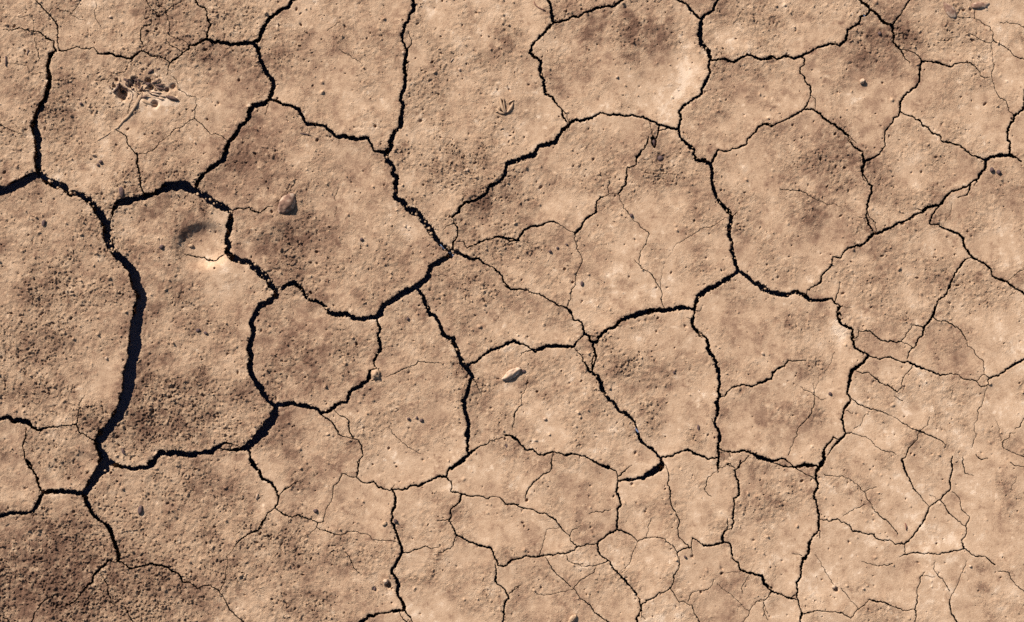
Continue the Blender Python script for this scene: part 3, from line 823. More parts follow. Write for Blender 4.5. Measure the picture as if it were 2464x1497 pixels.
# crisp pits and grains get the fine cells too
dev = np.zeros_like(mn3)
z00 = Z[0:NY:3, 0:NX:3]; z01 = Z[0:NY:3, 3:NX + 1:3]; z10 = Z[3:NY + 1:3, 0:NX:3]; z11 = Z[3:NY + 1:3, 3:NX + 1:3]
for dy in range(4):
    for dx in range(4):
        fy, fx = dy / 3.0, dx / 3.0
        zi = (z00 * (1 - fx) + z01 * fx) * (1 - fy) + (z10 * (1 - fx) + z11 * fx) * fy
        dev += np.abs(Z[dy:dy + NY - 2:3, dx:dx + NX - 2:3] - zi)
ins3 = np.repeat(np.repeat(inside, 2, 0), 2, 1)
det = is1 & ins3 & (mn3 > 0)
det &= dev > np.quantile(dev[det], 0.95)
lev1 = is1 & (mn3 > 0) & ~det
mix = (is1 & (mn3 <= 0) & (mx3 > 0)) | det

A = np.zeros((H1, W1), bool)
faces = {}
def add(k, arr):
    faces.setdefault(k, []).append(arr)

# fine cells: marching squares
mj, mi = np.nonzero(mix)
off = np.arange(3)
fj = (mj[:, None, None] * 3 + off[None, :, None] + 0 * off[None, None, :]).ravel()
fi = (mi[:, None, None] * 3 + 0 * off[None, :, None] + off[None, None, :]).ravel()
IN = F > 0
c0, c1, c2, c3 = IN[fj, fi], IN[fj, fi + 1], IN[fj + 1, fi + 1], IN[fj + 1, fi]
case = c0 * 1 + c1 * 2 + c2 * 4 + c3 * 8
walls = []
for cs in range(1, 16):
    s = case == cs
    if not s.any():
        continue
    j, i = fj[s].astype(np.int64), fi[s].astype(np.int64)
    base = j * W1 + i
    corner = [base, base + 1, base + W1 + 1, base + W1]
    cj = [j, j, j + 1, j + 1]; ci = [i, i + 1, i + 1, i]
    edge = [NL + base, 2 * NL + base + 1, NL + base + W1, 2 * NL + base]
    inb = [(cs >> q) & 1 for q in range(4)]
    poly, seq = [], []
    for q in range(4):
        if inb[q]:
            poly.append(corner[q]); A[cj[q], ci[q]] = True
        if inb[q] != inb[(q + 1) % 4]:
            poly.append(edge[q]); seq.append((q, inb[q]))
    add(len(poly), np.stack(poly[::-1], 1))
    for n_, (q, leaving) in enumerate(seq):
        if leaving:
            q2 = seq[(n_ + 1) % len(seq)][0]
            a, b = edge[q], edge[q2]
            walls.append(np.stack([a + 3 * NL, b + 3 * NL, b + 6 * NL, a + 6 * NL], 1))
walls = np.concatenate(walls)

for k, lev in ((3, lev1), (6, lev0)):
    j, i = np.nonzero(lev)
    j, i = j * k, i * k
    A[j, i] = True; A[j, i + k] = True; A[j + k, i] = True; A[j + k, i + k] = True
for k, lev in ((3, lev1), (6, lev0)):
    j, i = np.nonzero(lev)
    j, i = (j * k).astype(np.int64), (i * k).astype(np.int64)
    ex = np.zeros(len(j), bool)
    for t in range(1, k):
        ex |= A[j, i + t] | A[j + k, i + t] | A[j + t, i] | A[j + t, i + k]
    p = ~ex
    b = j[p] * W1 + i[p]
    add(4, np.stack([b + k * W1, b + k * W1 + k, b + k, b], 1))
    per = [(0, t) for t in range(k)] + [(t, k) for t in range(k)] + [(k, k - t) for t in range(k)] + [(k - t, 0) for t in range(k)]
    jj, ii = j[ex], i[ex]
    flags = np.stack([A[jj + a, ii + c] for a, c in per], 1)
    keys = np.stack([(jj + a) * W1 + ii + c for a, c in per], 1)
    code = flags @ (1 << np.arange(len(per)))
    for cd in np.unique(code):
        rows = code == cd
        cols = [q for q in range(len(per)) if (int(cd) >> q) & 1]
        add(len(cols), keys[rows][:, cols[::-1]])
faces = {k: np.concatenate(v) for k, v in faces.items()}
print("tops", {k: len(v) for k, v in faces.items()}, "walls", len(walls), round(time.time() - T0, 1))

allk = np.unique(np.concatenate([v.ravel() for v in faces.values()] + [walls.ravel()]))
nv = len(allk)
faces = {k: np.searchsorted(allk, v).astype(np.int32) for k, v in faces.items()}
walls = np.searchsorted(allk, walls).astype(np.int32)
lay = allk // (3 * NL); kind = (allk // NL) % 3; pos = allk % NL
vj, vi = pos // W1, pos % W1
Ff, Zf, Tf = F.ravel(), Z.ravel(), TONE.ravel()
nxt = np.where(kind == 1, pos + 1, np.where(kind == 2, pos + W1, pos))
fa, fb = Ff[pos], Ff[nxt]
tt = np.where(kind > 0, fa / np.where(kind > 0, fa - fb, 1), 0).astype(np.float32)
PX = xs[vi] + np.where(kind == 1, tt * h, 0)
PY = ys[vj] + np.where(kind == 2, tt * h, 0)
PZ = Zf[pos] * (1 - tt) + Zf[nxt] * tt
PT = Tf[pos] * (1 - tt) + Tf[nxt] * tt
PZ = np.where(lay == 2, -DEPTH * 1000, PZ)
# the sides of the plates are undercut, as the drying mud shrinks more below its crust
gxx = Ff[np.minimum(pos + 1, NL - 1)] - Ff[np.maximum(pos - 1, 0)]
gyy = Ff[np.minimum(pos + W1, NL - 1)] - Ff[np.maximum(pos - W1, 0)]
gl = np.sqrt(gxx * gxx + gyy * gyy) + 1e-6
PX = PX + np.where(lay == 2, gxx / gl * 17.0, 0)
PY = PY + np.where(lay == 2, gyy / gl * 17.0, 0)
Rf = R.ravel()
PR = Rf[pos]
CO = np.stack([(PX - FW / 2) * 0.001, (FH / 2 - PY) * 0.001, PZ * 0.001], 1).astype(np.float32)

# connected plates
ea, eb = [], []
for k, v in faces.items():
    for q in range(1, k):
        ea.append(v[:, 0]); eb.append(v[:, q])
wt = np.nonzero(lay > 0)[0]
ea.append(wt.astype(np.int32)); eb.append(np.searchsorted(allk, allk[wt] - lay[wt] * 3 * NL).astype(np.int32))
ea, eb = np.concatenate(ea), np.concatenate(eb)
lab = np.arange(nv, dtype=np.int32)
for it in range(200):
    la, lb = lab[ea], lab[eb]
    ne = la != lb
    if not ne.any():
        break
    ea, eb, la, lb = ea[ne], eb[ne], la[ne], lb[ne]
    hi, lo = np.maximum(la, lb), np.minimum(la, lb)
    lab[hi] = lo
    while True:
        l2_ = lab[lab]
        if np.array_equal(l2_, lab):
            break
        lab = l2_
print("labels", it, round(time.time() - T0, 1))

# every plate has dried to a slightly different level
roots, inv = np.unique(lab, return_inverse=True)
lift = np.clip(rng.normal(0, 1.1, len(roots)), -2.2, 2.2)
VL = lift[inv]
CO[:, 2] += np.where(lay < 2, VL, 0) * 0.001
PT = PT + np.clip(rng.normal(0, 0.045, len(roots)), -0.1, 0.1)[inv]     # and to a slightly different tone

def zat(x, y):
    """ground height in metres under photograph point (x, y)"""
    i, j = int(round((x - X0) / h / 3)) * 3, int(round((y - Y0) / h / 3)) * 3
    q = min(int(np.searchsorted(allk, j * W1 + i)), nv - 1)
    return (float(Z[j, i]) + float(VL[q])) * 0.001

def build_plate(name, groups, parent):
    """groups: list of (face array, smooth)"""
    used = np.unique(np.concatenate([g_.ravel() for g_, _ in groups]))
    me = bpy.data.meshes.new(name)
    me.vertices.add(len(used))
    me.vertices.foreach_set("co", CO[used].ravel())
    loops = np.concatenate([np.searchsorted(used, g_).ravel() for g_, _ in groups]).astype(np.int32)
    tot = np.concatenate([np.full(len(g_), g_.shape[1], np.int32) for g_, _ in groups])
    start = np.concatenate([[0], np.cumsum(tot)[:-1]]).astype(np.int32)
    sm = np.concatenate([np.full(len(g_), s_, bool) for g_, s_ in groups])
    me.loops.add(len(loops)); me.polygons.add(len(tot))
    me.loops.foreach_set("vertex_index", loops)
    me.polygons.foreach_set("loop_start", start)
    me.polygons.foreach_set("use_smooth", sm)
    me.update(calc_edges=True)
    at = me.attributes.new("tone", 'FLOAT', 'POINT')
    at.data.foreach_set("value", PT[used].astype(np.float32))
    at = me.attributes.new("grain", 'FLOAT', 'POINT')
    at.data.foreach_set("value", PR[used].astype(np.float32))
    me.materials.append(M_MUD)
    o = bpy.data.objects.new(name, me)
    scene.collection.objects.link(o)
    o.parent = parent
    return o

RING = 0.95                                # metres of simpler plates round the detailed ones

# the ground itself: open flat all round, sunk below the plates as the floor of the cracks
def make_ground():
    bm = bmesh.new()
    x0, x1 = (X0 - FW / 2) * 0.001 - RING, (X0 + NX * h - FW / 2) * 0.001 + RING
    y1, y0 = (FH / 2 - Y0) * 0.001 + RING, (FH / 2 - Y0 - NY * h) * 0.001 - RING
    B = 60.0
    zt, zb = 0.002, -DEPTH + 0.006
    inn = [bm.verts.new(p) for p in ((x0, y0, zt), (x1, y0, zt), (x1, y1, zt), (x0, y1, zt))]
    far = [bm.verts.new(p) for p in ((-B, -B, zt), (B, -B, zt), (B, B, zt), (-B, B, zt))]
    low = [bm.verts.new(p) for p in ((x0, y0, zb), (x1, y0, zb), (x1, y1, zb), (x0, y1, zb))]
    for q in range(4):
        r = (q + 1) % 4
        bm.faces.new((far[q], far[r], inn[r], inn[q]))
        bm.faces.new((inn[q], inn[r], low[r], low[q]))
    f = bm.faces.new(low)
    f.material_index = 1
    me = bpy.data.meshes.new("ground")
    bm.normal_update(); bm.to_mesh(me); bm.free()
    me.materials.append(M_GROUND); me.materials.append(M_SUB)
    o = bpy.data.objects.new("ground", me)
    scene.collection.objects.link(o)
    o["kind"] = "structure"
    o["label"] = "cracked dry tan mud flat split into curling plates"
    return o
GROUND = make_ground()

tops = []
for k, v in faces.items():
    l = lab[v[:, 0]]
    od = np.argsort(l, kind='stable')
    tops.append((v[od], l[od], True))
lw = lab[walls[:, 0]]
od = np.argsort(lw, kind='stable')
tops.append((walls[od], lw[od], False))
ids, cnts = np.unique(np.concatenate([t[1] for t in tops[:-1]]), return_counts=True)
PLATES = []
for cid in ids[np.argsort(-cnts)]:
    grp = []
    for v, l, s_ in tops:
        a, b = np.searchsorted(l, cid), np.searchsorted(l, cid, 'right')
        if b > a:
            grp.append((v[a:b], s_))
    nf = sum(len(g_) for g_, s_ in grp if s_)
    if nf < 12:
        continue
    PLATES.append(build_plate("mud_plate" if nf > 900 else "mud_fragment", grp, GROUND))
print("plates", len(PLATES), [int(c) for c in sorted(cnts)[::-1][:60]], round(time.time() - T0, 1))

# the cracked flat goes on around: plainer plates, cell by cell
def clip(poly, nx, ny, c):                 # keep the side where nx*x + ny*y <= c
    out = []
    for (ax, ay), (bx_, by_) in zip(poly, poly[1:] + poly[:1]):
        da, db = nx * ax + ny * ay - c, nx * bx_ + ny * by_ - c
        if da <= 0:
            out.append((ax, ay))
        if (da < 0 < db) or (db < 0 < da):
            t = da / (da - db)
            out.append((ax + (bx_ - ax) * t, ay + (by_ - ay) * t))
    return out

def ring_plates():
    xa, xb = (X0 - FW / 2) * 0.001, (X0 + NX * h - FW / 2) * 0.001
    yb, ya = (FH / 2 - Y0) * 0.001, (FH / 2 - Y0 - NY * h) * 0.001
    strips = [(xa - RING, yb, xb + RING, yb + RING), (xa - RING, ya - RING, xb + RING, ya), (xa - RING, ya, xa, yb), (xb, ya, xb + RING, yb)]
    for sx0, sy0, sx1, sy1 in strips:
        sd_ = []
        for _ in range(1500):
            q = (rng.uniform(sx0, sx1), rng.uniform(sy0, sy1))
            if all(math.hypot(q[0] - s_[0], q[1] - s_[1]) > 0.27 for s_ in sd_):
                sd_.append(q)
        for q in sd_:
            g0 = 0.003
            poly = [(sx0 + g0, sy0 + g0), (sx1 - g0, sy0 + g0), (sx1 - g0, sy1 - g0), (sx0 + g0, sy1 - g0)]
            for s_ in sd_:
                dx, dy = s_[0] - q[0], s_[1] - q[1]
                d = math.hypot(dx, dy)
                if 0 < d < 1.2:
                    dx, dy = dx / d, dy / d
                    poly = clip(poly, dx, dy, dx * q[0] + dy * q[1] + d / 2 - 0.0035)
            pts = []
            for (ax, ay), (bx_, by_) in zip(poly, poly[1:] + poly[:1]):
                n_ = max(1, int(math.hypot(bx_ - ax, by_ - ay) / 0.009))
                for t in range(n_):
                    x, y = ax + (bx_ - ax) * t / n_, ay + (by_ - ay) * t / n_
                    v = Vector((x, y, 0))
                    w = mnoise.noise_vector(v * 7) * 0.04 * min(1.0, 12 * min(abs(x - xa), abs(x - xb)) + 12 * min(abs(y - ya), abs(y - yb))) + mnoise.noise_vector(v * 45) * 0.005
                    pts.append((x + w.x, y + w.y))
            if len(pts) < 12:
                continue
            n_ = len(pts)
            z = rng.uniform(-0.001, 0.002)
            vs_ = [(x, y, z) for x, y in pts] + [(x, y, -DEPTH) for x, y in pts]
            fc = [list(range(n_))] + [[(k + 1) % n_, k, n_ + k, n_ + (k + 1) % n_] for k in range(n_)]
            me = bpy.data.meshes.new("mud_plate")
            me.from_pydata(vs_, [], fc)
            me.update()
            at = me.attributes.new("grain", 'FLOAT', 'POINT')
            at.data.foreach_set("value", np.full(2 * n_, rng.uniform(0.4, 0.9), np.float32))
            me.materials.append(M_MUD)
            o = bpy.data.objects.new("mud_plate", me)
            scene.collection.objects.link(o)
            o.parent = GROUND
ring_plates()

# ------------------------------------------------------------------ loose things lying on the mud
COL = scene.collection

def rock_mesh(name, a, b, c, seed, mat, point=0.0, lump=0.28, sub=3, facet=0.0):
    """lumpy stone: half-axes in mm, `point` narrows its -X end"""
    bm = bmesh.new()
    bmesh.ops.create_icosphere(bm, subdivisions=sub, radius=1.0)
    off = Vector((seed * 7.31, seed * 3.17, seed * 1.93))
    for v in bm.verts:
        n = v.co.normalized()
        k = 1 + lump * mnoise.noise(n * 1.4 + off) + lump * 0.45 * mnoise.noise(n * 3.4 + off)
        if facet:
            k -= facet * max(0.0, mnoise.cell(n * 1.7 + off) - 0.4)
        p = n * k
        if point:
            w = 1 - point * max(0.0, -p.x)
            p.y *= w; p.z *= max(w, 0.35)
        v.co = Vector((p.x * a, p.y * b, p.z * c)) * 0.001
    me = bpy.data.meshes.new(name)
    bm.to_mesh(me); bm.free()
    for p in me.polygons:
        p.use_smooth = sub > 1
    me.materials.append(mat)
    return me

def link(name, me, loc=(0, 0, 0), rot=(0, 0, 0), parent=None):
    o = bpy.data.objects.new(name, me)
    COL.objects.link(o)
    o.parent = parent
    o.location = loc
    o.rotation_euler = rot
    return o

def tag(o, label, cat, group=None):
    o["label"] = label; o["category"] = cat
    if group:
        o["group"] = group
    return o

def tube_mesh(name, pts, radii, mat, seg=8, flat=1.0, wob=0.12):
    """tapered, slightly crooked stem; pts in metres"""
    bm = bmesh.new()
    rings = []
    n = len(pts)
    for i, p in enumerate(pts):
        t = (pts[min(i + 1, n - 1)] - pts[max(i - 1, 0)]).normalized()
        side = t.cross(Vector((0, 0, 1)))
        side = side.normalized() if side.length > 1e-6 else Vector((1, 0, 0))
        upv = side.cross(t).normalized()
        ring = []
        for q in range(seg):
            an = 2 * math.pi * q / seg
            r = radii[i] * 0.001 * (1 + wob * mnoise.noise(Vector((q * 1.7, i * 0.9, radii[0]))))
            ring.append(bm.verts.new(p + side * (math.cos(an) * r) + upv * (math.sin(an) * r * flat)))
        rings.append(ring)
    for a, b in zip(rings[:-1], rings[1:]):
        for q in range(seg):
            bm.faces.new((a[q], a[(q + 1) % seg], b[(q + 1) % seg], b[q]))
    bm.faces.new(rings[0][::-1]); bm.faces.new(rings[-1])
    me = bpy.data.meshes.new(name)
    bmesh.ops.recalc_face_normals(bm, faces=bm.faces[:])
    bm.to_mesh(me); bm.free()
    for p in me.polygons:
        p.use_smooth = True
    me.materials.append(mat)
    return me

def shell_mesh(name, p0, p1, width, lift, mat, bend=0.0, thick=0.9, n=9, m=6):
    """arched dry leaf or husk, open below, from p0 to p1 (metres); width, lift in mm"""
    d = p1 - p0
    t = d.normalized(); side = Vector((-t.y, t.x, 0)).normalized()
    bm = bmesh.new()
    grids = []
    for layer in (0, 1):
        g_ = []
        for i in range(n):
            u = i / (n - 1)
            prof = math.sin(math.pi * (0.1 + 0.86 * u)) ** 0.7
            c = p0 + d * u + side * (bend * 0.001 * math.sin(math.pi * u))
            row = []
            for j in range(m):
                s_ = 2 * j / (m - 1) - 1
                wv = (width * 0.5 - layer * thick) * prof * 0.001
                z = (lift - layer * thick) * prof * (1 - s_ * s_) * 0.001 + 0.0008 * mnoise.noise(Vector((u * 6, s_ * 3, width + lift)))
                row.append(bm.verts.new(c + side * (s_ * wv) + Vector((0, 0, z))))
            g_.append(row)
        grids.append(g_)
    for layer, g_ in enumerate(grids):
        for i in range(n - 1):
            for j in range(m - 1):
                f = (g_[i][j], g_[i + 1][j], g_[i + 1][j + 1], g_[i][j + 1])
                bm.faces.new(f if layer else f[::-1])
    a, b = grids
    for i in range(n - 1):
        bm.faces.new((a[i][0], b[i][0], b[i + 1][0], a[i + 1][0]))
        bm.faces.new((a[i + 1][-1], b[i + 1][-1], b[i][-1], a[i][-1]))
    for j in range(m - 1):
        bm.faces.new((a[0][j + 1], b[0][j + 1], b[0][j], a[0][j]))
        bm.faces.new((a[-1][j], b[-1][j], b[-1][j + 1], a[-1][j + 1]))
    bmesh.ops.recalc_face_normals(bm, faces=bm.faces[:])
    me = bpy.data.meshes.new(name)
    bm.to_mesh(me); bm.free()
    for p in me.polygons:
        p.use_smooth = True
    me.materials.append(mat)
    return me

def stone(name, x, y, a, b, c, rot, mat, label, cat, group=None, sink=0.35, seed=None, **kw):
    me = rock_mesh(name, a, b, c, seed if seed is not None else x * 0.37 + y * 0.11, mat, **kw)
    z = min(zat(x, y), zat(x + a * 0.4, y), zat(x - a * 0.4, y), zat(x, y + b * 0.4))
    o = link(name, me, wpt(x, y, z + c * 0.001 * (1 - 2 * sink)), (0, 0, math.radians(rot)))
    return tag(o, label, cat, group)

stone("stone", 753, 537, 32, 22, 19, 50, M_STONE, "smooth brown stone half buried in the mud, the largest stone", "stone", point=0.35, sub=4, lump=0.2, facet=0.0, sink=0.4)
stone("stone", 2496, 26, 27, 13, 8, -52, M_STONE, "dark brown teardrop-shaped stone with one pointed end", "stone", point=0.6, sub=4, lump=0.14, sink=0.45)
stone("pebble", 1737, 416, 8.5, 7.5, 6, 20, M_DARK, "small round grey-brown pebble sitting in a shallow socket", "pebble", lump=0.14, sink=0.4)
stone("clod", 988, 985, 11, 15, 13, 8, M_CLOD, "ridged tan mud clod standing at the bend of a crack", "clod", lump=0.6, facet=0.7, sink=0.45)
stone("stone", 1345, 983, 28, 11, 9, 33, M_PALE, "long pale cream stone lying alone on the mud", "stone", lump=0.38, sub=4, facet=0.2, sink=0.32)
stone("crumb", 1377, 976, 5, 4, 3.5, 30, M_DARK, "dark brown crumb touching the tip of the long pale stone", "crumb")
stone("pebble", 1014, 1528, 8, 6.5, 8, 40, M_PALE, "pale pebble on the rim of a small round hole", "pebble", facet=0.25, sink=0.3)
stone("pebble", 2192, 1543, 6, 5.5, 7, 10, M_PALE, "pale pebble at the end of a hairline crack casting a black shadow", "pebble", facet=0.25, sink=0.3)
stone("pebble", 1505, 1627, 14, 7.5, 9, 50, M_CLOD, "oblong tan pebble with a furrowed top", "pebble", facet=0.3, lump=0.35, sink=0.35)
stone("stone_flake", 321, 507, 15, 7, 6, 100, M_DARK, "dark pointed stone flake on the edge of a wide crack", "stone", point=0.6, sink=0.35)
stone("stone", 116, 586, 5.5, 9, 4.5, -15, M_DARK, "small dark oval stone on the pitted plate beside the widest crack", "stone")
stone("pebble", 500, 646, 7, 5, 5, 10, M_CLOD, "tan pebble lying in the bowl-shaped hollow", "pebble")
stone("stone", 1719, 374, 5, 10, 7, 4, M_DARK, "dark narrow stone stuck in a wedge-shaped hole", "stone", sink=1.1)
stone("stone", 369, 1341, 6.5, 13, 6, -8, M_DARK, "black upright oval stone on the grainy plate", "stone", sink=0.35)
stone("clod", 2266, 214, 8, 6, 8, 30, M_PALE, "pale knobbly clod with a dark shadowed side", "clod", facet=0.3, sink=0.3)
stone("clod", 2576, 14, 21, 10, 6, 8, M_STONE, "flat dark brown clod beside the teardrop-shaped stone", "clod", lump=0.45, sink=0.45)
stone("clod", 1011, 1377, 8, 5, 5, 35, M_CLOD, "tan crumbly clod left of a thin vertical crack", "clod", facet=0.3)
stone("clod", 325, 1188, 4, 8, 4, 20, M_DARK, "dark sliver of mud on a brown stained fragment", "clod")

for x, y, a, b, rot, lb in ((1530, 746, 4.2, 6.8, -8, "dark oval seed on the smooth pale plate between two hairline cracks"), (1836, 1125, 3.6, 8.2, 4, "long dark seed beside a jagged steep crack"),
                            (1332, 1173, 3.8, 6.5, -8, "short black seed under the end of a thin crack")):
    stone("seed", x, y, a, b, 3.6, rot, M_DARK, lb, "seed", "dark seeds on the mud", lump=0.08, sink=0.3)
DC_ = "small dark crumb of soil lying alone on the open mud crust"
for x, y, r, lb in ((213, 273, 4.5, "dark crumb beside the pale root of the dried plant"), (426, 650, 6, "dark crumb at the rim of the bowl-shaped hollow"),
                    (2312, 89, 5.5, "dark crumb beside a short thick bend of crack"), (1072, 838, 4.5, "dark crumb on a narrow wedge-shaped mud plate"),
                    (1040, 1370, 6, "dark crumb touching a thin crack beside a tan crumbly clod"), (830, 1343, 6, "dark crumb above a wavy hairline crack"),
                    (985, 1549, 5.5, "dark crumb next to the pebble and round hole"), (951, 630, 5, "dark crumb on the plate that carries the largest stone"),
                    (1074, 1101, 5, "one of three dark crumbs lined up on one plate"), (1096, 1099, 4, "one of three dark crumbs lined up on one plate"),
                    (1108, 1105, 5, "one of three dark crumbs lined up on one plate"), (1446, 661, 4.5, "one of three brown crumbs in a slanting row beside a hairline crack"),
                    (1466, 652, 3.8, "one of three brown crumbs in a slanting row beside a hairline crack"), (1490, 643, 4, "one of three brown crumbs in a slanting row beside a hairline crack"),
                    (2607, 447, 6.5, "one of two dark crumbs under a thick crack junction"), (2625, 453, 6, "one of two dark crumbs under a thick crack junction"),
                    (521, 869, 6, "one of two dark crumbs close together right of the widest crack"), (541, 876, 5, "one of two dark crumbs close together right of the widest crack"),
                    (265, 426, 6, "one of two touching black crumbs on a pale patch"), (258, 434, 4, "one of two touching black crumbs on a pale patch"),
                    (1801, 1464, 4.5, DC_), (1772, 980, 4, DC_), (2183, 1035, 4.5, DC_), (1660, 567, 5, DC_)):
    stone("crumb", x, y, r * rng.uniform(0.85, 1.2), r * rng.uniform(0.7, 1.0), r * 0.8, rng.uniform(0, 180), M_DARK,
          lb, "crumb", "dark crumbs scattered on the mud", lump=0.4, sub=2, sink=0.25)
TP_ = "tiny pale pebble lying on the mud crust away from cracks"
for x, y, r, lb in ((1622, 203, 4.5, "tiny pale pebble in the middle of a rounded plate"), (280, 942, 5, "tiny pale pebble on the pitted plate left of the widest crack"),
                    (1433, 1102, 5, "tiny pale pebble below the long pale stone"), (1060, 139, 5, "tiny pale crumb on the rim of a long vertical crack"), (2551, 1489, 4.5, TP_),
                    (1208, 183, 5, TP_), (290, 45, 5, "tiny pale pebble among hairlines above the dried plant"), (1228, 447, 5, TP_), (2005, 930, 5, TP_), (2270, 1548, 3.6, TP_)):
    stone("grit", x, y, r, r * 0.8, r * 0.85, rng.uniform(0, 180), M_PALE,
          lb, "pebble", "tiny pale pebbles scattered on the mud", lump=0.3, sub=2, sink=0.35)

def twig(pts, radii, mat, label, lift=1.5, name="twig"):
    o0 = wpt(pts[0][0], pts[0][1], zat(*pts[0]))
    P = [wpt(x, y, zat(x, y) + lift * 0.001) - o0 for x, y in pts]
    o = link(name, tube_mesh(name, P, radii, mat, 6), o0)
    return tag(o, label, "twig")

twig([(1404, 4), (1406, 12), (1414, 19), (1424, 24), (1433, 28)], [1.1, 1.3, 1.3, 1.5, 1.8], M_TWIG, "thin curved reddish twig near a forking crack")
twig([(15, 148), (16, 158), (16, 174)], [2.0, 2.4, 2.2], M_DARK, "short straight black twig lying upright near a hairline crack")
twig([(75, 131), (71, 145)], [1.6, 2.0], M_DARK, "tiny slanted black twig above the widest corner crack")
twig([(789, 351), (803, 352), (817, 356)], [1.0, 1.5, 1.0], M_DARK, "thin dark twig on the darker plate below a stepped crack")
twig([(2379, 1375), (2382, 1384), (2382, 1394)], [1.2, 2.4, 1.2], M_TWIG, "short red-brown splinter on pale smooth mud")
twig([(1184, 163), (1191, 154)], [1.4, 1.0], M_PALE, "tiny pale straw splinter beside a dark pit")
twig([(1229, 409), (1235, 402)], [1.6, 1.2], M_PALE, "tiny whitish straw splinter above a curved crack")
twig([(677, 1298), (674, 1313)], [2.0, 3.0], M_STRAW, "short straw-coloured stub beside a branching crack")

# ------------------------------------------------------------------ dried plant with its root, pressed into the mud
def zp(zx, zy):                            # coordinates read off an enlarged view of the plant
    return 240 + zx / 6.803, 160 + zy / 6.803

px_, py_ = zp(880, 600)
PLANT = bpy.data.objects.new("dried_plant", None)
COL.objects.link(PLANT)
PLANT.location = wpt(px_, py_, zat(px_, py_))
tag(PLANT, "dried plant with a long pale root and broken stalks pressed into the mud", "plant")
PO = PLANT.location.copy()

def pz(zx, zy, lift):
    x, y = zp(zx, zy)
    return wpt(x, y, zat(x, y) + lift * 0.001) - PO

root = [(900, 570, 6.5, 7), (860, 680, 5.6, 7), (800, 800, 4.8, 6), (735, 900, 4.2, 5), (660, 1000, 3.6, 3.5), (560, 1090, 3.3, 3), (475, 1195, 3.4, 3), (390, 1240, 2.6, 3),
        (290, 1320, 2.0, 2), (170, 1390, 1.4, 1), (60, 1460, 0.8, 0.6)]
link("root", tube_mesh("root", [pz(a, b, l * .45) for a, b, r, l in root], [r * .85 for a, b, r, l in root], M_CLOD, 10, 0.6), parent=PLANT)
for (x0_, y0_), (x1_, y1_), r, l, mt in (((1120, 470), (1390, 535), 3.4, 4, M_HUSK), ((1070, 555), (1260, 580), 2.6, 5, M_STRAW), ((1110, 645), (1310, 700), 2.9, 4, M_STRAW),
                                       ((870, 655), (1015, 650), 4.0, 6, M_HUSK), ((1015, 235), (1115, 155), 3.6, 3, M_HUSK), ((1145, 168), (1240, 135), 2.0, 2, M_HUSK),
                                       ((1080, 405), (1250, 345), 2.6, 4, M_HUSK), ((1150, 440), (1320, 440), 2.4, 5, M_HUSK), ((1240, 620), (1330, 650), 2.4, 4, M_STRAW),
                                       ((740, 560), (730, 700), 1.8, 3, M_STRAW), ((1080, 590), (1250, 630), 3.2, 5, M_STRAW)):
    P = [pz(x0_ + (x1_ - x0_) * t, y0_ + (y1_ - y0_) * t, l * .6 - 1.5 + 2.2 * math.sin(t * 3.1)) for t in (0, .3, .72, 1)]
    link("stalk", tube_mesh("stalk", P, [r * .35, r * .8, r * .75, r * .3], mt, 8, 0.7, 0.5), parent=PLANT)
for (x0_, y0_), (x1_, y1_), wd, lf, bend, mt in (((1340, 640), (1565, 710), 11, 6, 0, M_HUSK), ((920, 715), (1170, 790), 11, 7, -3, M_CLOD), ((395, 570), (510, 390), 9, 8, -4, M_HUSK),
                                               ((960, 500), (1060, 470), 10, 6, 4, M_CLOD), ((965, 400), (1075, 410), 11, 6, -3, M_HUSK)):
    link("husk", shell_mesh("husk", pz(x0_, y0_, 1.5), pz(x1_, y1_, 1.5), wd, lf, mt, bend), parent=PLANT)
for k, (zx, zy, r) in enumerate(((690, 315, 7), (770, 375, 9), (845, 425, 8), (715, 450, 8), (805, 330, 6), (800, 525, 7), (745, 510, 6), (1230, 425, 6), (640, 350, 6), (860, 480, 6),
                                 (510, 340, 5), (480, 335, 3.5), (870, 240, 3.5), (1060, 45, 4), (590, 690, 5))):
    link("seed_husk", rock_mesh("seed_husk", r * (.7 + .9 * (k * .37 % 1)), r * .6, r * .7, k * 1.7, M_HUSK if k % 5 else M_CLOD, lump=.8, sub=2, facet=.7), pz(zx, zy, -r * .1), (0, 0, k * 1.1), PLANT)

for k in range(44):                        # splintered bits of stem, spread to one side of the crown
    zx, zy = rng.normal(860, 220), rng.normal(460, 80)
    an = rng.normal(0.15, 0.5) if zx > 900 else rng.uniform(0, 3.14)
    ln, r = rng.uniform(45, 130), rng.uniform(1.0, 2.1)
    dx, dy = math.cos(an) * ln * .5, math.sin(an) * ln * .5
    l0, l1 = rng.uniform(-0.5, 3), rng.uniform(0.5, 5)
    P = [pz(zx - dx, zy - dy, l0), pz(zx, zy, (l0 + l1) * .5 + 1), pz(zx + dx, zy + dy, l1)]
    link("stem_splinter", tube_mesh("stem_splinter", P, [r * .4, r, r * .3], M_HUSK if k % 4 else M_CLOD, 5, 1.0, .6), parent=PLANT)

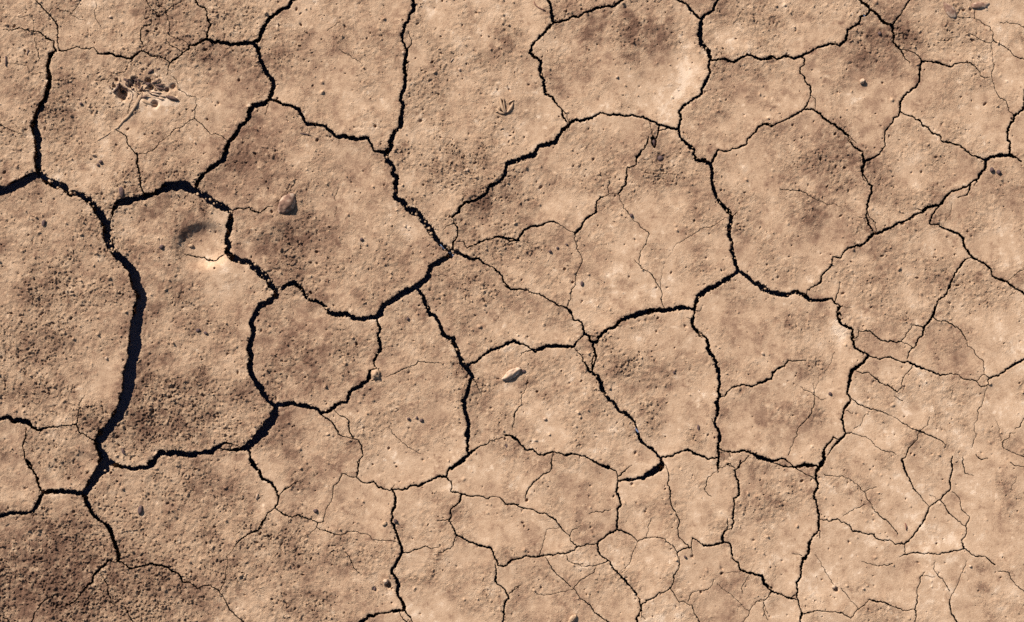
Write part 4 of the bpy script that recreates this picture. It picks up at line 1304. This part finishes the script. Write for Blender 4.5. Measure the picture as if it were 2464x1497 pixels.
# ------------------------------------------------------------------ dead leaf with curled blades
def zl(zx, zy):
    return 1270 + zx / 14.97, 230 + zy / 14.97
lx, ly = zl(870, 1040)
LEAF = bpy.data.objects.new("dead_leaf", None)
COL.objects.link(LEAF)
LEAF.location = wpt(lx, ly, zat(lx, ly))
tag(LEAF, "small dead leaf with curled folded blades pressed into the mud", "leaf")
LO = LEAF.location.copy()
def lz(zx, zy, l):
    x, y = zl(zx, zy)
    return wpt(x, y, zat(x, y) + l * 0.001) - LO
for (ax, ay), (bx_, by_), wd, lf, bend, mt in (((870, 1040), (660, 400), 10, 5, 2, M_CLOD), ((900, 1010), (800, 420), 5, 6, 1, M_CLOD), ((920, 1010), (1190, 560), 10, 5, -3, M_CLOD),
                                              ((940, 1000), (1080, 760), 6, 6, -2, M_CLOD), ((850, 1040), (540, 830), 8, 5, 4, M_CLOD), ((640, 900), (480, 980), 5, 4, 1, M_CLOD),
                                              ((1000, 620), (1230, 500), 6, 5, 1, M_CLOD)):
    link("blade", shell_mesh("blade", lz(ax, ay, .8), lz(bx_, by_, .8), wd, lf, mt, bend, .7), parent=LEAF)
link("stem", tube_mesh("stem", [lz(860, 1080, 1), lz(890, 1010, 2.5), lz(940, 960, 3)], [1.0, 1.4, 1.0], M_HUSK, 6), parent=LEAF)

# ------------------------------------------------------------------ soil broken off into the cracks
ZONES = [(100, 470, 270, 560), (500, 490, 620, 570), (1015, 410, 1195, 670), (1835, 110, 1880, 160), (1785, 365, 1835, 405), (590, 670, 740, 780), (1190, 910, 1230, 970),
         (1550, 975, 1680, 1120), (1415, 195, 1490, 320), (1880, 500, 1930, 690), (790, 760, 900, 820), (270, 620, 310, 670), (2000, 720, 2260, 800), (2195, 815, 2250, 900)]
def in_zone(x, y):
    return any(a <= x <= c and b <= y <= d for a, b, c, d in ZONES)
CEN = [c for c in CENTRE if 0 < c[0] < FW and 0 < c[1] < FH and c[2] > 3.6]
zc = [c for c in CEN if in_zone(c[0], c[1])]
protos = [rock_mesh("soil_clod", 5, 4, 4, k * 2.3, M_CLOD, lump=.5, sub=2, facet=.35) for k in range(5)]
for k in range(34):
    c = zc[int(rng.integers(len(zc)))]
    s_ = rng.uniform(-0.75, 0.75) * c[2]
    x, y = c[0] - math.sin(c[3]) * s_, c[1] + math.cos(c[3]) * s_
    o = link("soil_clod", protos[k % 5], wpt(x, y, -0.001 * rng.uniform(5, 12)), tuple(rng.uniform(0, 6.28, 3)))
    o.scale = (rng.uniform(.6, 1.15),) * 3
    tag(o, "tan clod of soil wedged inside a wide crack", "clod", "clods wedged in the cracks")
bm = bmesh.new()
base = bmesh.new(); bmesh.ops.create_icosphere(base, subdivisions=1, radius=1.0)
bv = np.array([v.co[:] for v in base.verts]); bf = [[v.index for v in f.verts] for f in base.faces]; base.free()
V, FC = [], []
for k in range(260):
    src = zc if rng.random() < 0.75 else CEN
    c = src[int(rng.integers(len(src)))]
    sgn = 1 if rng.random() < .5 else -1
    r = min(rng.uniform(1.1, 3.2), c[2] * .5)
    s_ = sgn * (c[2] - rng.uniform(-0.3, 1.0) * r) if rng.random() < .75 else rng.uniform(-1, 1) * c[2]
    x, y = c[0] - math.sin(c[3]) * s_, c[1] + math.cos(c[3]) * s_
    q = bv * (1 + rng.uniform(-.3, .3, (len(bv), 1))) * r * 0.001 * rng.uniform(.6, 1.1, 3)
    p = wpt(x, y, -0.001 * rng.uniform(3, 12))
    FC += [[i + len(V) for i in f] for f in bf]
    V += (q + np.array(p)).tolist()
bm.free()
me = bpy.data.meshes.new("soil_crumbs")
me.from_pydata(V, [], FC); me.update(); me.materials.append(M_CLOD)
cr = link("soil_crumbs", me)
cr["kind"] = "stuff"
tag(cr, "loose crumbs of tan soil caught along the crack edges", "soil")
print("done", round(time.time() - T0, 1))
